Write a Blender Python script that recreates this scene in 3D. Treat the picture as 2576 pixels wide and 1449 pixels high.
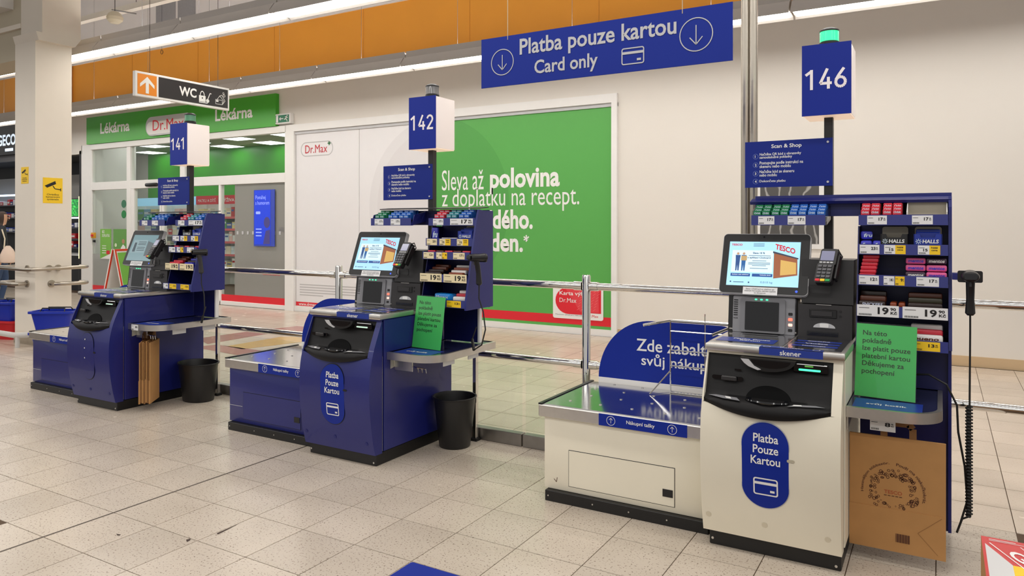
import bpy, bmesh, math, random
from mathutils import Vector, Matrix
random.seed(7)
sc = bpy.context.scene
for o in list(bpy.data.objects): bpy.data.objects.remove(o)
COL = sc.collection
R = math.radians

# ------------------------------------------------------------------ camera, world, exposure
FPX, YAW, CY, CAMH, ROLL = 1840.0, -0.530233, 569.94, 1.48, 0.00088
cam_d = bpy.data.cameras.new('camera'); cam = bpy.data.objects.new('camera', cam_d); COL.objects.link(cam)
cam_d.sensor_width = 36.0; cam_d.sensor_fit = 'HORIZONTAL'
cam_d.lens = FPX / 2576 * 36.0
cam_d.shift_y = -(724.5 - CY) / 2576.0
cam_d.clip_start = 0.05; cam_d.clip_end = 200
fw = Vector((math.sin(YAW), math.cos(YAW), 0)); rt = Vector((math.cos(YAW), -math.sin(YAW), 0)); up = Vector((0, 0, 1))
r2 = rt * math.cos(ROLL) + up * math.sin(ROLL); u2 = up * math.cos(ROLL) - rt * math.sin(ROLL)
cam.matrix_world = Matrix(((r2.x, u2.x, -fw.x, 0), (r2.y, u2.y, -fw.y, 0), (r2.z, u2.z, -fw.z, CAMH), (0, 0, 0, 1)))
sc.camera = cam
def ray(u, v): return fw + r2 * ((u - 1288) / FPX) + u2 * ((CY - v) / FPX)
def at_y(u, v, y):                       # photo pixel -> point on the plane at depth y
    d = ray(u, v); return Vector((0, 0, CAMH)) + d * (y / d.y)
def at_z(u, v, z=0.0):
    d = ray(u, v); return Vector((0, 0, CAMH)) + d * ((z - CAMH) / d.z)

w = bpy.data.worlds.new('World'); sc.world = w; w.use_nodes = True
bg = w.node_tree.nodes['Background']; bg.inputs[0].default_value = (1.0, 0.975, 0.94, 1); bg.inputs[1].default_value = 0.62
sc.view_settings.view_transform = 'Standard'; sc.view_settings.look = 'None'
sc.view_settings.gamma = 1.0; sc.view_settings.use_curve_mapping = False
sc.view_settings.exposure = -0.14
LAMP = 13.0                              # strength of the fluorescent diffusers
def lamp_row(y, x0, x1, z=3.80, energy=95):      # further rows of the same strip lights, over the aisles behind the camera
    L = bpy.data.lights.new('ceiling_strip', 'AREA'); L.shape = 'RECTANGLE'; L.size = x1 - x0; L.size_y = 0.22
    L.energy = energy * (x1 - x0) / 10; L.color = (1, 0.97, 0.93)
    o = bpy.data.objects.new('ceiling_strip', L); COL.objects.link(o); o.location = ((x0 + x1) / 2, y, z)
for yy in (2.9, 0.1, -2.7): lamp_row(yy, -16, 6)

# ------------------------------------------------------------------ materials
def lin(c):
    def f(v): v /= 255.0; return v / 12.92 if v <= 0.04045 else ((v + 0.055) / 1.055) ** 2.4
    return (f(c[0]), f(c[1]), f(c[2]), 1)
MATS = {}
def M(name, rgb=(200, 200, 200), rough=0.5, metal=0.0, emit=0.0, noise=0.0, nscale=8.0, bump=0.0, bscale=120.0, spec=0.5, coat=0.0, emit_rgb=None):
    if name in MATS: return MATS[name]
    m = bpy.data.materials.new(name); m.use_nodes = True; nt = m.node_tree; p = nt.nodes['Principled BSDF']
    c = lin(rgb); p.inputs['Base Color'].default_value = c; p.inputs['Roughness'].default_value = rough
    p.inputs['Metallic'].default_value = metal; p.inputs['Specular IOR Level'].default_value = spec
    p.inputs['Coat Weight'].default_value = coat
    if emit:
        p.inputs['Emission Color'].default_value = lin(emit_rgb or rgb); p.inputs['Emission Strength'].default_value = emit
    if noise or bump:
        g = nt.nodes.new('ShaderNodeNewGeometry')
        if noise:
            n = nt.nodes.new('ShaderNodeTexNoise'); n.inputs['Scale'].default_value = nscale; n.inputs['Detail'].default_value = 4
            mx = nt.nodes.new('ShaderNodeMix'); mx.data_type = 'RGBA'
            mx.inputs['A'].default_value = tuple(v * (1 - noise) for v in c[:3]) + (1,); mx.inputs['B'].default_value = tuple(min(1, v * (1 + noise * 0.6)) for v in c[:3]) + (1,)
            nt.links.new(g.outputs['Position'], n.inputs['Vector']); nt.links.new(n.outputs['Fac'], mx.inputs['Factor']); nt.links.new(mx.outputs['Result'], p.inputs['Base Color'])
        if bump:
            n2 = nt.nodes.new('ShaderNodeTexNoise'); n2.inputs['Scale'].default_value = bscale
            b = nt.nodes.new('ShaderNodeBump'); b.inputs['Strength'].default_value = bump; b.inputs['Distance'].default_value = 0.002
            nt.links.new(g.outputs['Position'], n2.inputs['Vector']); nt.links.new(n2.outputs['Fac'], b.inputs['Height']); nt.links.new(b.outputs['Normal'], p.inputs['Normal'])
    MATS[name] = m; return m
def glass_mat(name, tint=(235, 245, 240), refl=0.05, haze=0.0, haze_rgb=(200, 200, 195)):
    if name in MATS: return MATS[name]
    m = bpy.data.materials.new(name); m.use_nodes = True; nt = m.node_tree; nt.nodes.clear()
    out = nt.nodes.new('ShaderNodeOutputMaterial'); t = nt.nodes.new('ShaderNodeBsdfTransparent'); t.inputs[0].default_value = lin(tint)
    g = nt.nodes.new('ShaderNodeBsdfGlossy'); g.inputs['Roughness'].default_value = 0.02
    lf = nt.nodes.new('ShaderNodeLayerWeight'); lf.inputs['Blend'].default_value = 0.5; pw = nt.nodes.new('ShaderNodeMath'); pw.operation = 'POWER'; pw.inputs[1].default_value = 4.0; nt.links.new(lf.outputs['Facing'], pw.inputs[0])
    lw = nt.nodes.new('ShaderNodeMapRange'); lw.inputs['To Min'].default_value = refl * .5; lw.inputs['To Max'].default_value = .6; nt.links.new(pw.outputs[0], lw.inputs['Value'])
    mx = nt.nodes.new('ShaderNodeMixShader')
    nt.links.new(lw.outputs[0], mx.inputs[0]); nt.links.new(g.outputs[0], mx.inputs[2])
    if haze:
        d = nt.nodes.new('ShaderNodeBsdfDiffuse'); d.inputs[0].default_value = lin(haze_rgb); m2 = nt.nodes.new('ShaderNodeMixShader'); m2.inputs[0].default_value = haze
        nt.links.new(t.outputs[0], m2.inputs[1]); nt.links.new(d.outputs[0], m2.inputs[2]); nt.links.new(m2.outputs[0], mx.inputs[1])
    else: nt.links.new(t.outputs[0], mx.inputs[1])
    nt.links.new(mx.outputs[0], out.inputs[0]); MATS[name] = m; return m
def tile_mat(name, rgb, speck, amount):
    m = bpy.data.materials.new(name); m.use_nodes = True; nt = m.node_tree; p = nt.nodes['Principled BSDF']
    g = nt.nodes.new('ShaderNodeNewGeometry'); oi = nt.nodes.new('ShaderNodeObjectInfo')
    v = nt.nodes.new('ShaderNodeTexNoise'); v.inputs['Scale'].default_value = 105; v.inputs['Detail'].default_value = 1.5
    r = nt.nodes.new('ShaderNodeValToRGB'); r.color_ramp.elements[0].position = 0.60; r.color_ramp.elements[1].position = 0.70
    r.color_ramp.elements[0].color = (0, 0, 0, 1); r.color_ramp.elements[1].color = (amount, amount, amount, 1)
    n = nt.nodes.new('ShaderNodeTexNoise'); n.inputs['Scale'].default_value = 2.2; n.inputs['Detail'].default_value = 5
    c = lin(rgb); a = nt.nodes.new('ShaderNodeMix'); a.data_type = 'RGBA'
    a.inputs['A'].default_value = (c[0] * .80, c[1] * .78, c[2] * .75, 1); a.inputs['B'].default_value = (c[0] * 1.1, c[1] * 1.1, c[2] * 1.1, 1)
    b = nt.nodes.new('ShaderNodeMix'); b.data_type = 'RGBA'; b.inputs['B'].default_value = lin(speck)
    h = nt.nodes.new('ShaderNodeHueSaturation'); mr = nt.nodes.new('ShaderNodeMapRange'); mr.inputs['To Min'].default_value = 0.93; mr.inputs['To Max'].default_value = 1.06
    nt.links.new(g.outputs['Position'], v.inputs['Vector']); nt.links.new(g.outputs['Position'], n.inputs['Vector'])
    nt.links.new(v.outputs['Fac'], r.inputs[0]); nt.links.new(n.outputs['Fac'], a.inputs['Factor']); nt.links.new(a.outputs['Result'], b.inputs['A'])
    nt.links.new(r.outputs['Color'], b.inputs['Factor']); nt.links.new(oi.outputs['Random'], mr.inputs['Value']); nt.links.new(mr.outputs[0], h.inputs['Value'])
    nt.links.new(b.outputs['Result'], h.inputs['Color']); nt.links.new(h.outputs['Color'], p.inputs['Base Color'])
    n3 = nt.nodes.new('ShaderNodeTexNoise'); n3.inputs['Scale'].default_value = 7; mr2 = nt.nodes.new('ShaderNodeMapRange'); mr2.inputs['To Min'].default_value = 0.20; mr2.inputs['To Max'].default_value = 0.30
    nt.links.new(g.outputs['Position'], n3.inputs['Vector']); nt.links.new(n3.outputs['Fac'], mr2.inputs['Value']); nt.links.new(mr2.outputs[0], p.inputs['Roughness'])
    MATS[name] = m; return m
BLUE = M('kiosk_blue_paint', (27, 34, 112), 0.38, noise=0.12, nscale=3, bump=0.08, bscale=300, coat=0.15)
CREAM = M('kiosk_cream_paint', (238, 231, 211), 0.38, noise=0.05, nscale=4, bump=0.05, bscale=300)
NAVY = M('rack_navy_paint', (16, 20, 84), 0.42, noise=0.08)
RACKBLUE = M('rack_blue_paint', (26, 34, 112), 0.38, noise=0.06)
SIGNB = M('sign_blue', (14, 42, 146), 0.45, noise=0.03, spec=.25)
BLACK = M('black_plastic', (22, 21, 22), 0.38, noise=0.2, nscale=20, bump=0.05)
PLINTH = M('plinth_black', (14, 13, 14), 0.45, noise=0.5, nscale=25)
DGREY = M('charcoal_plastic', (46, 44, 45), 0.45, noise=0.08, nscale=15, bump=0.06, bscale=500)
GREY = M('grey_plastic', (138, 138, 142), 0.42, noise=0.03)
LGREY = M('light_grey_plastic', (196, 196, 198), 0.4)
STEEL = M('brushed_steel', (214, 211, 206), 0.36, 1.0, noise=0.08, nscale=30)
STEELD = M('worn_steel', (150, 146, 142), 0.42, 1.0, noise=0.15, nscale=18)
PLATE = M('glossy_steel_plate', (205, 205, 208), 0.13, 1.0, noise=0.05, nscale=8)
CHROME = M('chrome', (222, 220, 216), 0.05, 1.0)
BRUSH = M('satin_stainless', (178, 170, 158), 0.3, 1.0)
DGLOSS = M('dark_glass', (12, 13, 18), 0.06, spec=0.6)
WHITE = M('white_print', (240, 239, 236), 0.5)
WPAINT = M('white_frame', (238, 236, 233), 0.35, noise=0.03)
PAPER = M('white_paper', (236, 236, 236), 0.6, noise=0.02)
CREAMTAG = M('cream_paper', (242, 226, 184), 0.6, noise=0.02)
YELLOW = M('yellow_print', (250, 206, 30), 0.5)
INK = M('black_ink', (24, 22, 24), 0.6)
GINK = M('grey_ink', (130, 130, 135), 0.6)
WALL = M('white_wall_plaster', (232, 226, 217), 0.6, noise=0.03, nscale=1.2)
WALLUP = M('upper_wall_plaster', (236, 233, 235), 0.7, noise=0.05, nscale=1.5)
ORANGE = M('orange_paint', (244, 166, 56), 0.55, noise=0.07, nscale=1.4)
GREEN = M('green_print', (90, 172, 80), 0.4, noise=0.03)
GREEND = M('green_print_dark', (82, 162, 74), 0.4)
GREENSIGN = M('green_sign_panel', (66, 172, 40), 0.35, noise=0.04)
RED = M('red_print', (226, 32, 48), 0.4)
REDL = M('light_red_print', (240, 110, 112), 0.4)
PAPERGREEN = M('green_card', (70, 196, 98), 0.5)
KRAFT = M('kraft_paper', (184, 136, 82), 0.75, noise=0.12, nscale=14, bump=0.1, bscale=60)
KRAFTD = M('kraft_brown_paper', (140, 98, 56), 0.75, noise=0.12, nscale=14)
KINK = M('brown_ink', (92, 54, 36), 0.8)
ACRYL = glass_mat('clear_acrylic', (250, 252, 250), 0.06)
GLASS = glass_mat('clear_glass', (251, 254, 252), 0.06)
FROST = glass_mat('frosted_film', (235, 238, 236), 0.05, haze=0.82, haze_rgb=(158, 157, 152))
FROSTL = glass_mat('frosted_band', (240, 240, 238), 0.05, haze=0.6, haze_rgb=(186, 187, 184))
TILE = tile_mat('terrazzo_tile', (208, 196, 181), (112, 92, 78), 0.8)
TILEF = tile_mat('mall_tile', (218, 204, 188), (190, 160, 140), 0.5)
INLAYR = tile_mat('red_inlay_tile', (176, 124, 116), (130, 80, 74), 0.5)
INLAYY = tile_mat('yellow_inlay_tile', (216, 178, 110), (190, 140, 80), 0.5)
GROUT = M('dark_grout', (92, 72, 54), 0.85, noise=0.3, nscale=6)
GROUTF = M('pale_grout', (176, 156, 140), 0.85, noise=0.2, nscale=6)
TUBE = M('lit_diffuser', (255, 252, 246), 0.5, emit=LAMP, emit_rgb=(255, 252, 247))
PANELLIT = M('lit_ceiling_panel', (255, 255, 252), 0.5, emit=4.5)
ADD_UPL = M('added_uplight', (255, 250, 242), .5, emit=22.0)  # added upward glow that brightens the orange and upper wall
HOUS = M('lamp_housing', (206, 200, 194), 0.45)
LITBOX = M('backlit_acrylic', (236, 228, 226), 0.35, emit=0.30, emit_rgb=(255, 236, 222))
LITBOT = M('backlit_acrylic_base', (240, 225, 210), 0.4, emit=0.55, emit_rgb=(255, 216, 182))
GREENLIT = M('green_beacon_lit', (60, 225, 150), 0.15, emit=1.2, emit_rgb=(40, 235, 140))
LENS = glass_mat('clear_beacon_lens', (200, 200, 200), 0.1, haze=0.45, haze_rgb=(170, 170, 170))
LENSG = glass_mat('pale_green_lens', (150, 210, 175), 0.1, haze=0.5, haze_rgb=(120, 190, 150))
LEDG = M('green_led', (60, 240, 150), 0.3, emit=2.5)
LEDR = M('red_led', (255, 90, 70), 0.3, emit=2.5)
CONC = M('beige_column_paint', (236, 227, 213), 0.6, noise=0.05, nscale=3, bump=0.05, bscale=90)
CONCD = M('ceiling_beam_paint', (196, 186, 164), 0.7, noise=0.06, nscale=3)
TAN = M('tan_skirting', (206, 178, 140), 0.5, noise=0.06)
RUBBER = M('black_rubber', (20, 20, 20), 0.55)
SCREENS = {}

# ------------------------------------------------------------------ mesh builder
def ident(a, b, c): return (a, b, c)
def FRONT(y):   return lambda a, b, c: (a, y - c, b)            # drawn on a face looking towards -y: a right, b up, c out
def SIDE(x):    return lambda a, b, c: (x + c, a, b)            # face looking towards +x: a along +y, b up, c out
def TOPF(z):    return lambda a, b, c: (a, b, z + c)            # lying flat
def BASIS(o, r, u):
    o, r, u = Vector(o), Vector(r).normalized(), Vector(u).normalized(); n = r.cross(u)
    return lambda a, b, c: o + r * a + u * b + n * c
class MB:
    def __init__(s, f=ident): s.bm = bmesh.new(); s.f = f; s.mi = 0
    def _v(s, p): return s.bm.verts.new(s.f(*p))
    def face(s, vs):
        try: fc = s.bm.faces.new(vs); fc.material_index = s.mi; return fc
        except ValueError: return None
    def box(s, a0, a1, b0, b1, c0, c1, bev=0.0, seg=2):
        v = [s._v((a, b, c)) for a in (a0, a1) for b in (b0, b1) for c in (c0, c1)]
        fs = [s.face([v[i] for i in q]) for q in ((0, 1, 3, 2), (4, 6, 7, 5), (0, 4, 5, 1), (2, 3, 7, 6), (0, 2, 6, 4), (1, 5, 7, 3))]
        if bev:
            es = list({e for fc in fs for e in fc.edges})
            bmesh.ops.bevel(s.bm, geom=es, offset=bev, segments=seg, affect='EDGES', profile=0.5)
        return s
    def poly(s, pts, c0=0.0, c1=None):                         # flat polygon in (a,b), or prism from c0 to c1
        lo = [s._v((a, b, c0)) for a, b in pts]
        if c1 is None: s.face(lo); return s
        hi = [s._v((a, b, c1)) for a, b in pts]; n = len(pts)
        s.face(lo[::-1]); s.face(hi)
        for i in range(n): s.face([lo[i], lo[(i + 1) % n], hi[(i + 1) % n], hi[i]])
        return s
    def rect(s, a0, a1, b0, b1, c=0.0): return s.poly([(a0, b0), (a1, b0), (a1, b1), (a0, b1)], c)
    def rrect(s, a0, a1, b0, b1, r, c0=0.0, c1=None, seg=6): return s.poly(rr(a0, a1, b0, b1, r, seg), c0, c1)
    def band(s, outer, inner, c0=0.0, c1=None):                # ring between two outlines of equal count
        n = len(outer)
        def ringf(c):
            O = [s._v((a, b, c)) for a, b in outer]; I = [s._v((a, b, c)) for a, b in inner]
            for i in range(n): s.face([O[i], O[(i + 1) % n], I[(i + 1) % n], I[i]])
            return O, I
        O, I = ringf(c0)
        if c1 is not None:
            O2, I2 = ringf(c1)
            for i in range(n):
                j = (i + 1) % n; s.face([O[i], O[j], O2[j], O2[i]]); s.face([I[i], I[j], I2[j], I2[i]])
        return s
    def ring(s, a, b, r1, r2_, c=0.0, n=28, sx=1.0): return s.band(circ(a, b, r1, n, sx), circ(a, b, r2_, n, sx), c)
    def disc(s, a, b, r, c0=0.0, c1=None, n=20, sx=1.0): return s.poly(circ(a, b, r, n, sx), c0, c1)
    def line(s, pts, wd, c=0.0):
        for (a, b), (a2, b2) in zip(pts, pts[1:]):
            d = Vector((a2 - a, b2 - b)); L = d.length or 1; nx, ny = -d.y / L * wd / 2, d.x / L * wd / 2
            s.poly([(a + nx, b + ny), (a - nx, b - ny), (a2 - nx, b2 - ny), (a2 + nx, b2 + ny)], c)
        return s
    def tube(s, pts, r, n=10, closed=False):                    # pts in frame coordinates; r number or list
        P = [Vector(s.f(*p)) for p in pts]; N = len(P); rs = r if isinstance(r, (list, tuple)) else [r] * N
        rings = []; ref = None
        for i, p in enumerate(P):
            t = (P[(i + 1) % N] - P[i - 1]) if closed else (P[min(i + 1, N - 1)] - P[max(i - 1, 0)])
            t.normalize()
            if ref is None: ref = Vector((0, 0, 1)) if abs(t.z) < 0.9 else Vector((1, 0, 0))
            x = (ref - t * ref.dot(t)).normalized(); y = t.cross(x); ref = x
            rings.append([s.bm.verts.new(p + (x * math.cos(k * 2 * math.pi / n) + y * math.sin(k * 2 * math.pi / n)) * rs[i]) for k in range(n)])
        for i in range(N if closed else N - 1):
            A, B = rings[i], rings[(i + 1) % N]
            for k in range(n): s.face([A[k], A[(k + 1) % n], B[(k + 1) % n], B[k]])
        if not closed: s.face(rings[0][::-1]); s.face(rings[-1])
        return s
    def lathe(s, cx, cy, prof, n=28, ex=1.0, ey=1.0):           # prof list of (r,z)
        rings = [[s._v((cx + r * ex * math.cos(k * 2 * math.pi / n), cy + r * ey * math.sin(k * 2 * math.pi / n), z)) for k in range(n)] for r, z in prof]
        for A, B in zip(rings, rings[1:]):
            for k in range(n): s.face([A[k], A[(k + 1) % n], B[(k + 1) % n], B[k]])
        s.face(rings[0][::-1]); s.face(rings[-1]); return s
    def sweep(s, prof, x0, x1, f=None):                         # profile [(y,z)] extruded along x
        lo = [s._v((x0, y, z)) for y, z in prof]; hi = [s._v((x1, y, z)) for y, z in prof]; n = len(prof)
        s.face(lo); s.face(hi[::-1])
        for i in range(n): s.face([lo[i], hi[i], hi[(i + 1) % n], lo[(i + 1) % n]])
        return s
    def build(s, name, mat, parent=None, smooth=35, warp=None, loc=None):
        bmesh.ops.remove_doubles(s.bm, verts=s.bm.verts, dist=1e-6)
        bmesh.ops.recalc_face_normals(s.bm, faces=s.bm.faces)
        me = bpy.data.meshes.new(name); s.bm.to_mesh(me); s.bm.free()
        if warp:
            for v in me.vertices: v.co = Vector(warp(v.co))
        for m in (mat if isinstance(mat, (list, tuple)) else [mat]): me.materials.append(m)
        me.polygons.foreach_set('use_smooth', [True] * len(me.polygons)); me.set_sharp_from_angle(angle=R(smooth))
        return link(name, me, parent, loc)
def circ(a, b, r, n=24, sx=1.0): return [(a + r * sx * math.cos(2 * math.pi * i / n), b + r * math.sin(2 * math.pi * i / n)) for i in range(n)]
def rr(a0, a1, b0, b1, r, seg=6):
    P = []
    for cx, cy, s0 in ((a1 - r, b1 - r, 0), (a0 + r, b1 - r, 90), (a0 + r, b0 + r, 180), (a1 - r, b0 + r, 270)):
        for i in range(seg + 1):
            t = R(s0 + 90 * i / seg); P.append((cx + r * math.cos(t), cy + r * math.sin(t)))
    return P
def link(name, data, parent=None, loc=None):
    o = bpy.data.objects.new(name, data); COL.objects.link(o)
    if parent: o.parent = parent
    if loc is not None: o.location = loc
    return o
def tag(o, label, cat, group=None):
    o['label'] = label; o['category'] = cat
    if group: o['group'] = group
    return o
def thing(name, label, cat, loc=(0, 0, 0), rz=0.0, group=None):
    o = link(name, None); o.empty_display_size = 0.1; o.location = loc; o.rotation_euler = (0, 0, rz); return tag(o, label, cat, group)
def struct(o): o['kind'] = 'structure'; return o
TXT = {}
def text(body, frame, parent, mat, a0, b0, wd=None, ht=None, bold=0.0, align='L', name='lettering', warp=None, space=1.0, lines=1.0, c=0.0, shear=0.0, map2=None):
    """flat lettering: body starts at (a0,b0) lower left of its box, scaled to the width wd and/or height ht of the box"""
    if 'M' in body: bold = 0.0
    key = (body, bold, align, space, lines)
    if key not in TXT:
        cu = bpy.data.curves.new('t', 'FONT'); cu.body = body; cu.size = 1.0; cu.resolution_u = 3; cu.fill_mode = 'FRONT'; cu.offset = min(bold, .03)
        cu.space_character = space; cu.space_line = lines; cu.align_x = {'L': 'LEFT', 'C': 'CENTER', 'R': 'RIGHT'}[align]
        t = bpy.data.objects.new('t', cu); me = bpy.data.meshes.new_from_object(t); bpy.data.objects.remove(t); bpy.data.curves.remove(cu)
        vs = [v.co.copy() for v in me.vertices]; fs = [tuple(p.vertices) for p in me.polygons]; bpy.data.meshes.remove(me)
        xs = [v.x for v in vs]; ys = [v.y for v in vs]; TXT[key] = (vs, fs, min(xs), max(xs), min(ys), max(ys))
    vs, fs, x0, x1, y0, y1 = TXT[key]
    sx = wd / (x1 - x0) if wd else None; sy = ht / (y1 - y0) if ht else None
    sx = sx or sy; sy = sy or sx
    me = bpy.data.meshes.new(name)
    def mp(v):
        a, b = a0 + (v.x - x0) * sx, b0 + (v.y - y0) * sy
        a += shear * (b - b0)
        if map2: a, b = map2(a, b)
        return frame(a, b, c)
    me.from_pydata([tuple(mp(v)) for v in vs], [], fs); me.materials.append(mat)
    if warp:
        for v in me.vertices: v.co = Vector(warp(v.co))
    return link(name, me, parent)
def card_icon(mb, a, b, wd, ht, t, c=0.0):
    mb.band(rr(a, a + wd, b, b + ht, ht * .14), rr(a + t, a + wd - t, b + t, b + ht - t, ht * .08), c)
    mb.rect(a + t, a + wd - t, b + ht * .62, b + ht * .77, c); mb.rect(a + wd * .68, a + wd * .86, b + ht * .2, b + ht * .33, c)
def arrow_icon(mb, a, b, r, t, down=False, c=0.0, sx=1.0):
    s = -1 if down else 1
    mb.ring(a, b, r, r - t, c, 32, sx); mb.line([(a, b - s * r * .55), (a, b + s * r * .55)], t, c)
    mb.line([(a - r * .38 * sx, b + s * r * .15), (a, b + s * r * .58), (a + r * .38 * sx, b + s * r * .15)], t, c)

def digits(num, frame, parent, mat, a0, b0, wd, ht, c=0.0, th=.135):
    """large lane numerals drawn as strokes, each digit a piece of lettering"""
    G_ = {'1': [[(.06, .74), (.36, .93)], [(.36, 1.0), (.36, 0)]], '4': [[(.42, 1.0), (.06, .28), (.64, .28)], [(.47, .58), (.47, 0)]],
          '6': [[(.50, .97), (.26, .66), (.10, .40)], [(.33 + .235 * math.cos(R(t)), .30 + .232 * math.sin(R(t))) for t in range(0, 361, 20)]],
          '2': [[(.33 + .235 * math.cos(R(t)), .70 + .232 * math.sin(R(t))) for t in range(170, -51, -20)] + [(.12, .067)], [(.06, .067), (.62, .067)]]}
    w1 = wd / len(num)
    for k, ch in enumerate(num):
        q = MB(frame)
        for pl in G_[ch]: q.line([(a0 + k * w1 + x * w1 * 1.35 - .03 * w1, b0 + y * ht) for x, y in pl], th * ht, c + .0002 * G_[ch].index(pl))
        q.build('lettering', mat, parent)

# ------------------------------------------------------------------ floor
TX, TY, GX, GY = 1 / 3, 0.3444, -3.684, 1.876
floor = struct(MB().box(-32, 8, -4, 18, -0.25, -0.0035).build('floor', GROUT)); 
cand = []
for i in range(-60, 30):
    for j in range(-2, 22):
        x, y = GX + (i + .5) * TX, GY + (j + .5) * TY
        d = Vector((x, y, -CAMH)); z = d.dot(fw)
        if z < 0.5: continue
        u, v = 1288 + FPX * d.dot(r2) / z, CY - FPX * d.dot(u2) / z
        if -90 < u < 2670 and v < 1520 and y < 9.2: cand.append((z, x, y, i, j))
cand.sort()
HW, HH, G = TX / 2, TY / 2, 0.0022
def tile_mesh(m, name):
    b = MB().box(-HW + G, HW - G, -HH + G, HH - G, -0.008, 0.0); b.mi = 0
    o = b.build(name, m); me = o.data; bpy.data.objects.remove(o); return me
TM, TMF = tile_mesh(TILE, 'tile'), tile_mesh(TILEF, 'tile')
for k, (z, x, y, i, j) in enumerate(cand[:300]): link('tile', TM if y < 4.35 else TMF, floor, (x, y, 0))
b = MB()
for z, x, y, i, j in cand[300:]: 
    b.mi = 0 if y < 4.35 else 1; b.rect(x - HW + G, x + HW - G, y - HH + G, y + HH - G, 0.0)
o = b.build('tile_field', [TILE, TILEF], floor); o['kind'] = 'stuff'
inl = [(INLAYR, [(-8.45, 6.2), (-7.95, 6.0), (-8.0, 7.05), (-8.4, 7.0)]), (INLAYR, [(-8.35, 7.06), (-8.0, 6.95), (-7.55, 7.35), (-7.6, 7.75), (-8.24, 7.75)]),
       (INLAYY, [(-7.6, 6.0), (-7.25, 5.95), (-7.05, 6.75), (-6.6, 7.1), (-6.9, 7.4), (-7.62, 6.88)]), (INLAYR, [(-7.9, 5.75), (-6.9, 5.65), (-6.95, 6.0), (-7.8, 6.02)])]
for m, pts in inl: MB(TOPF(0.0)).poly(pts, 0.0005, 0.0022).build('inlay', m, floor)
MB(TOPF(0)).box(-3.691, -3.684, -1.5, 4.25, -.004, .0006).build('joint_strip', M('joint_rubber', (60, 48, 40), .8), floor); MB(TOPF(0)).box(-3.682, -3.678, -1.5, 4.25, -.004, .0008).build('joint_strip', M('joint_metal', (150, 140, 128), .4, .5), floor)
for pts in ([(478, 1360), (470, 1364), (468, 1358), (480, 1355)], [(545, 1342), (600, 1318), (604, 1316), (572, 1333), (548, 1345)], [(292, 1343), (304, 1345), (300, 1348), (295, 1347)]):
    MB(TOPF(0)).poly([tuple(at_z(u, v)[:2]) for u, v in pts], .0009).build('chip_mark', M('chip_dark', (70, 56, 48), .9), floor)
tag(MB(TOPF(0.0)).rrect(-2.009, -1.33, 1.9, 2.557, 0.01, 0.0006, 0.003).build('floor_sticker', SIGNB), 'dark blue square floor sticker at the bottom edge of the photo', 'sticker')

# ------------------------------------------------------------------ back wall with shop fronts
W = 9.15
def wallbox(name, a0, a1, b0, b1, m, c0=-0.25, c1=0.0): return struct(MB(FRONT(W)).box(a0, a1, b0, b1, c0, c1).build(name, m))
wallbox('wall_back', -3.75, 8, 0, 4.02, WALL)
wallbox('wall_fascia', -16.4, -3.75, 3.26, 4.02, WALL); wallbox('wall_fascia_left', -17.3, -16.4, 3.08, 4.02, WALL)
wallbox('wall_poster_backing', -9.82, -3.75, 0, 3.26, WALL, -0.25, -0.04)
wallbox('wall_orange', -32, 8, 4.02, 5.12, ORANGE)
wallbox('wall_upper', -32, 8, 5.12, 6.9, WALLUP)
wallbox('wall_pier', -16.42, -16.02, 0, 3.26, WPAINT)
for x in (-14.54, -12.42, -10.3, -8.2, -6.1, -4.0, -1.9): wallbox('trim_joint', x - .003, x + .003, 4.03, 5.11, M('joint_line_orange', (214, 136, 40)), 0, 0.004)  # panel joints in a deeper orange than the wall
wallbox('trim_ceiling_edge', -32, 8, 5.06, 5.16, WALLUP, 0, 0.03)
wallbox('baseboard_back', -3.74, 8, 0, 0.11, TAN, 0, 0.015)
struct(MB().tube([(-16.78, W - .06, 4.05), (-16.78, W - .06, 6.9)], 0.05).build('trim_pipe', WPAINT))
# ceiling and beams
struct(MB().box(-32, 8, -4, 18, 6.9, 7.0).build('ceiling', M('ceiling_paint', (205, 203, 204), .8)))
# poster frame
p = thing('poster_window', 'wide shop window covered by a white and green pharmacy poster', 'window', (0, 0, 0)); struct(p)
F = FRONT(W)
MB(F).box(-9.95, -3.72, 3.14, 3.26, 0, .05).build('head_frame', WPAINT, p); MB(F).box(-9.95, -3.72, 3.09, 3.14, -.02, .02).build('shadow_trim', LGREY, p)
MB(F).box(-3.80, -3.72, 0, 3.14, -.02, .05).build('side_frame', WPAINT, p); MB(F).box(-9.98, -9.76, 0, 3.14, -.02, .05).build('side_frame', WPAINT, p)
MB(F).box(-9.76, -3.80, 0, 0.09, -.02, .03).build('sill', WPAINT, p)
WG = M('white_poster', (233, 231, 232), .35, noise=.02)
MB(F).box(-9.75, -8.295, .09, 3.10, -.03, 0.0).build('poster_panel', WG, p); MB(F).box(-8.285, -6.74, .09, 3.10, -.03, 0.0).build('poster_panel', WG, p)
g = MB(F).box(-6.74, -3.81, .09, 3.10, -.03, 0.0).build('poster_panel', GREEN, p)
PILLW = M('embossed_tablet_print', (222, 219, 220), .6, bump=.5, bscale=25)
n = 40; arcL = [(-6.74 + 1.33 * math.cos(t), 1.80 + 1.36 * math.sin(t)) for t in [math.pi / 2 + math.pi * i / n for i in range(n + 1)]]
arcLi = [(-6.74 + 1.16 * math.cos(t), 1.80 + 1.19 * math.sin(t)) for t in [math.pi / 2 + math.pi * i / n for i in range(n + 1)]]
MB(F).poly([(a, min(b_, 3.09)) for a, b_ in arcL], .001).build('tablet_rim_print', M('tablet_rim', (226, 224, 225), .5), p)
MB(F).poly(arcLi, .002).build('tablet_print', PILLW, p)
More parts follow.
